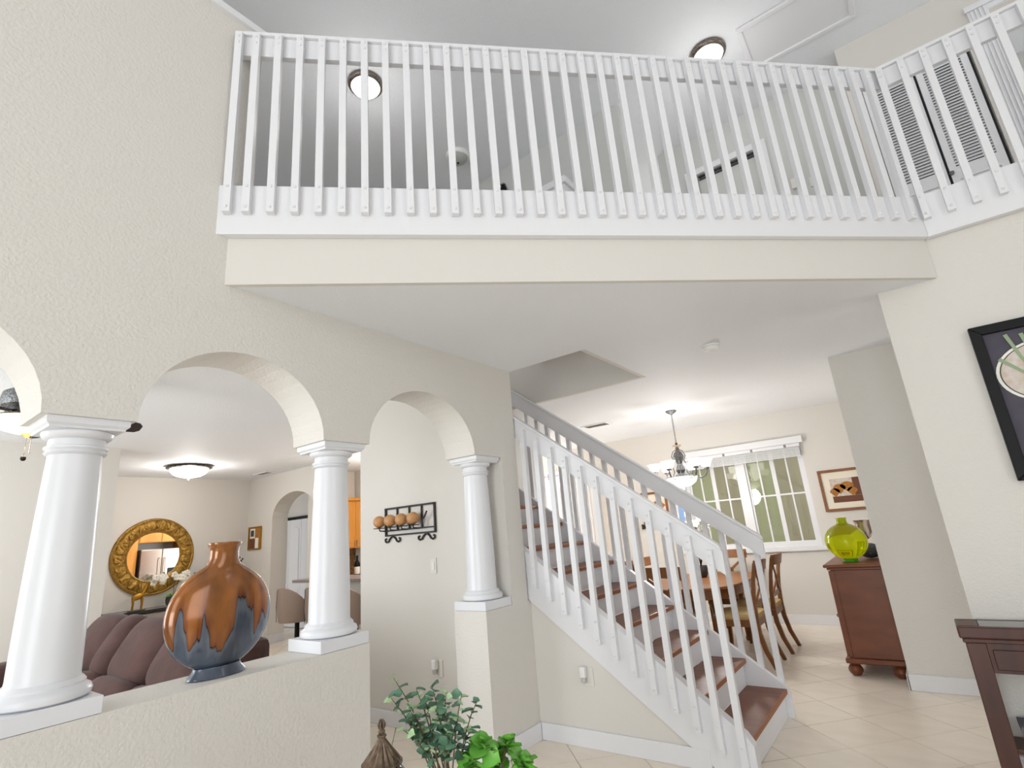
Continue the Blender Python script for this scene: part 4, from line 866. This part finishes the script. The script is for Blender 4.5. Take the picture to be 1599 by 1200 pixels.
t = thing('kitchen_base_cabinet', 'oak base cabinet with granite worktop under the mosaic backsplash', 'cabinet', (KX+.3, 5.95, 0)); obj('carcass', box(KX+.009, KX+.58, 5.52, 6.40, 0, .90), 'oak', t); obj('worktop', box(KX+.009, KX+.62, 5.515, 6.405, .9005, .94), 'granite', t)
t = thing('canister', 'red canister on the kitchen worktop', 'canister', (KX+.32, 5.93, .941)); obj('body', lathe(NB(), [(.09, .942), (.10, .96), (.10, 1.2), (.085, 1.22)], (KX+.32, 5.93, 0), 20), 'red', t, smooth=True); obj('lid', lathe(NB(), [(.09, 1.2205), (.09, 1.24), (.02, 1.255), (.02, 1.28)], (KX+.32, 5.93, 0), 20), 'red', t, smooth=True)
t = thing('bottle', 'dark bottle with pale label beside the red canister', 'bottle', (KX+.4, 6.15, .941)); obj('body', lathe(NB(), [(.045, .942), (.05, .96), (.05, 1.17), (.02, 1.23), (.018, 1.31)], (KX+.4, 6.15, 0), 16), 'black', t, smooth=True); obj('paper_band', lathe(NB(), [(.0515, 1.0), (.0515, 1.12)], (KX+.4, 6.15, 0), 16), 'petal', t, smooth=True)
struct('wall_kitchen_right', box(-4.44, -4.36, 4.86, 6.65, 0, ZS), 'loft_grey')
# refrigerator wall, seen in the round mirror
t = thing('refrigerator', 'stainless side-by-side refrigerator seen in the round mirror', 'refrigerator', (-4.8, 5.66, 0))
obj('cabinet', box(-5.1, -4.45, 5.2, 6.12, .02, 1.78), 'charcoal', t)
for a_, b_ in ((5.202, 5.655), (5.665, 6.118)): dr = obj('door', box(-5.16, -5.101, a_, b_, .06, 1.778), 'steel', t, bevel=.01); bm = NB(); yy = (5.60 if a_ < 5.5 else 5.72); tube(bm, [(-5.16, yy, .6), (-5.20, yy, .62), (-5.20, yy, 1.55), (-5.16, yy, 1.57)], .012, 8); obj('handle', bm, 'steel', dr)
obj('dispenser', box(-5.164, -5.1605, 5.80, 6.0, 1.0, 1.32), 'black', t)
t = thing('kitchen_cabinet', 'oak cabinet wall around the refrigerator seen in the round mirror', 'cabinet', (-4.7, 5.6, 0)); obj('upper_cabinet', box(-5.05, -4.45, 5.16, 6.6, 1.95, 2.7), 'oak', t); obj('side_panel', box(-5.05, -4.45, 4.86, 5.15, 0, 2.7), 'oak', t); obj('tall_unit', box(-5.05, -4.45, 6.16, 6.6, 0, 1.949), 'oak', t)
for a_ in (5.18, 5.66): obj('door', box(-5.07, -5.051, a_, a_+.46, 1.97, 2.68), 'oak', t, bevel=.006)
plamp('kitchen_fill', (-6.4, 5.7, 2.6), 30, .2, (1, .95, .88))  # added fill for the kitchen, without a fixture
# ------------------------------------------------------------------ loft furniture
t = thing('bookcase', 'tall white bookcase with moulded crown behind the loft railing', 'bookcase', (-2.6, 4.6, ZU))
obj('carcass', box(-3.05, -2.33, 4.52, 4.83, ZU+.001, 5.16), 'white', t); obj('crown', box(-3.08, -2.30, 4.49, 4.835, 5.161, 5.25), 'white', t, bevel=.015)
for z in (3.7, 4.05, 4.4, 4.75): obj('shelf_front', box(-3.0, -2.38, 4.51, 4.5195, z, z+.03), 'white', t)
t = thing('wall_ornament', 'small dark carved wall ornament on the loft wall', 'ornament', (-3.36, 4.835, 5.62)); obj('body', sq(NB(), (-3.36, 4.81, 5.72), (.05, .025, .10), .8, .8, 14, 8), 'black', t, smooth=True); obj('crest', lathe(NB(), [(.03, 5.815), (.035, 5.83), (.01, 5.85)], (-3.36, 4.81, 0), 10), 'bronze', t, smooth=True)  # dark ornament only, no clock face

# ------------------------------------------------------------------ foreground table with jar and plants
TX, TY, TZ = -1.17, 1.14, .74
t = thing('accent_table', 'small round white-topped accent table holding the lidded jar and green plants', 'table', (TX, TY, 0))
obj('top', lathe(NB(), [(.30, TZ-.03), (.31, TZ-.02), (.31, TZ-.006), (.30, TZ)], (TX, TY, 0), 40), 'plastic_white', t, smooth=True); obj('pedestal', lathe(NB(), [(.16, 0), (.16, .02), (.05, .05), (.03, .2), (.045, .45), (.03, .6), (.10, TZ-.0305)], (TX, TY, 0), 24), 'mahogany', t, smooth=True)
JX, JY = -1.288, 1.051
t = thing('lidded_jar', 'clear glass jar with a fluted antique bronze lid and crown finial', 'jar', (JX, JY, TZ))
obj('glass_body', lathe(NB(), [(.035, TZ+.001), (.06, TZ+.012), (.068, TZ+.06), (.072, TZ+.13), (.066, TZ+.165), (.05, TZ+.186), (.046, TZ+.192)], (JX, JY, 0), 32), 'glass_clear', t, smooth=True)
bm = NB(); rr = []; n = 72
for r, z, fl in ((.050, 0.933, 0), (.054, 0.935, 0), (.054, 0.939, 0), (.049, 0.942, .5), (.038, 0.955, 1), (.026, 0.970, 1), (.017, 0.983, 1), (.011, 0.993, .6), (.009, 0.997, 0)):
    rr.append([(JX+r*(1+.07*fl*math.cos(18*2*PI*k/n))*math.cos(2*PI*k/n), JY+r*(1+.07*fl*math.cos(18*2*PI*k/n))*math.sin(2*PI*k/n), z) for k in range(n)])
rings(bm, rr); ld = obj('lid', bm, 'antique', t, smooth=True)
obj('finial', lathe(NB(), [(.008, 0.996), (.0125, 0.999), (.0125, 1.003), (.008, 1.006), (.010, 1.011), (.007, 1.016), (.009, 1.020)], (JX, JY, 0), 20), 'antique', ld, smooth=True)
for k in range(6):
    a = 2*PI*k/6; bm = NB(); tube(bm, [(JX+.007*math.cos(a), JY+.007*math.sin(a), 1.019), (JX+.0085*math.cos(a), JY+.0085*math.sin(a), 1.028), (JX+.004*math.cos(a), JY+.004*math.sin(a), 1.040)], [.003, .0035, .001], 6); obj('crown_point', bm, 'antique', ld, smooth=True)
# leafy artificial plant
PX, PY = -1.165, 1.17
pt = thing('leafy_plant', 'wispy artificial plant with small blue-green leaves beside the bronze-lidded jar', 'plant', (PX, PY, TZ))
obj('pot', lathe(NB(), [(.035, TZ+.001), (.045, TZ+.01), (.055, TZ+.09), (.058, TZ+.095), (.05, TZ+.095)], (PX, PY, 0), 20), 'terracotta', pt, smooth=True)
LEAF = {}
def leaf_mesh(kind):
    if kind in LEAF: return LEAF[kind]
    b = NB(); n = 5; L, W, cup = {'blue': (.025, .0125, .004), 'pale': (.022, .012, .004), 'jade': (.050, .027, .009)}[kind]
    th_ = .0012 if kind == 'jade' else .0005; up_, dn_ = [], []
    for lay in (1, -1):
        rows = []
        for i in range(n+1):
            s = i/n; wv = W*math.sin(PI*min(1, s*.86+.10))**.8*(0.15+.85*min(1, s*3)); row = []
            for q in (-1, 0, 1): row.append(b.verts.new((s*L, q*wv, cup*(q*q)-.25*L*s*s+lay*th_)))
            rows.append(row)
        for i in range(n):
            for q in range(2):
                f = [rows[i][q], rows[i+1][q], rows[i+1][q+1], rows[i][q+1]]; b.faces.new(f if lay == 1 else f[::-1])
    m = bpy.data.meshes.new('leaf'); b.to_mesh(m); b.free(); m.materials.append(MATS[{'blue': 'leaf_blue', 'pale': 'leaf_pale', 'jade': 'leaf_jade'}[kind]])
    m.polygons.foreach_set('use_smooth', [True]*len(m.polygons)); LEAF[kind] = m; return m
def put_leaf(p, dirv, kind, parent, sc=1):
    o = obj('leaf', None, None, parent, mesh=leaf_mesh(kind)); q = Vector(dirv).to_track_quat('X', 'Z'); q.rotate(Matrix.Rotation(random.uniform(-1.0, 1.0), 3, Vector(dirv)).to_quaternion()); o.location = Vector(p)-worigin(parent); o.rotation_euler = q.to_euler(); o.scale = (sc, sc, sc)
tips = [(-1.216, 1.034, 1.150), (-1.245, 1.045, 1.10), (-1.18, 1.08, 1.115), (-1.14, 1.10, 1.118), (-1.12, 1.13, 1.10), (-1.10, 1.17, 1.088), (-1.06, 1.19, 1.075), (-1.20, 1.07, 1.07), (-1.15, 1.12, 1.06), (-1.23, 1.10, 1.03), (-1.17, 1.10, 1.09), (-1.11, 1.16, 1.03), (-1.21, 1.06, 1.02), (-1.13, 1.14, 1.0), (-1.18, 1.13, .99), (-1.09, 1.19, 1.0), (-1.22, 1.12, .98), (-1.15, 1.16, 1.04)]
for i, tp in enumerate(tips):
    b0 = Vector((PX+random.uniform(-.02, .02), PY+random.uniform(-.02, .02), TZ+.085)); tp = Vector(tp); mid = (b0+tp)/2+Vector((0, 0, .03)); bm = NB(); pts = [b0+(mid-b0)*.5, mid, (mid+tp)/2+Vector((0, 0, .008)), tp]; pts = [b0]+pts; tube(bm, pts, [.0022, .002, .0018, .0015, .0008], 5); sm_ = obj('stem', bm, 'stem', pt)
    for k in range(11):
        q = .42+.58*k/10; s = q*4; j = min(3, int(s)); p = pts[j]+(pts[j+1]-pts[j])*(s-j)
        a = k*2.4+i; dv = Vector((math.cos(a), math.sin(a), random.uniform(-.1, .7)))
        put_leaf(p, dv, 'pale' if random.random() < .3 else 'blue', sm_, random.uniform(.8, 1.25))
# jade plant
QX, QY = -1.035, 1.215
jp = thing('jade_plant', 'glossy bright green succulent plant with broad round leaves', 'plant', (QX, QY, TZ))
obj('pot', lathe(NB(), [(.04, TZ+.001), (.05, TZ+.01), (.06, TZ+.10), (.063, TZ+.106), (.055, TZ+.106)], (QX, QY, 0), 20), 'plastic_white', jp, smooth=True)
heads = [(-1.065, 1.205, .965), (-1.02, 1.25, .955), (-1.10, 1.19, .925), (-.985, 1.275, .905), (-1.05, 1.23, .915)]
for i, hd in enumerate(heads):
    hd = Vector(hd); b0 = Vector((QX, QY, TZ+.10)); bm = NB(); tube(bm, [b0, (b0+hd)/2+Vector((0, 0, .02)), hd], [.006, .005, .004], 6); sm_ = obj('stem', bm, 'stem', jp)
    for k in range(11):
        a = k*2.39996+i; el = -.2+1.25*k/10; dv = Vector((math.cos(a)*math.cos(el), math.sin(a)*math.cos(el), math.sin(el))); put_leaf(hd-Vector((0, 0, .022*(1-k/10))), dv, 'jade', sm_, random.uniform(.75, 1.05)*(1-.25*k/10))
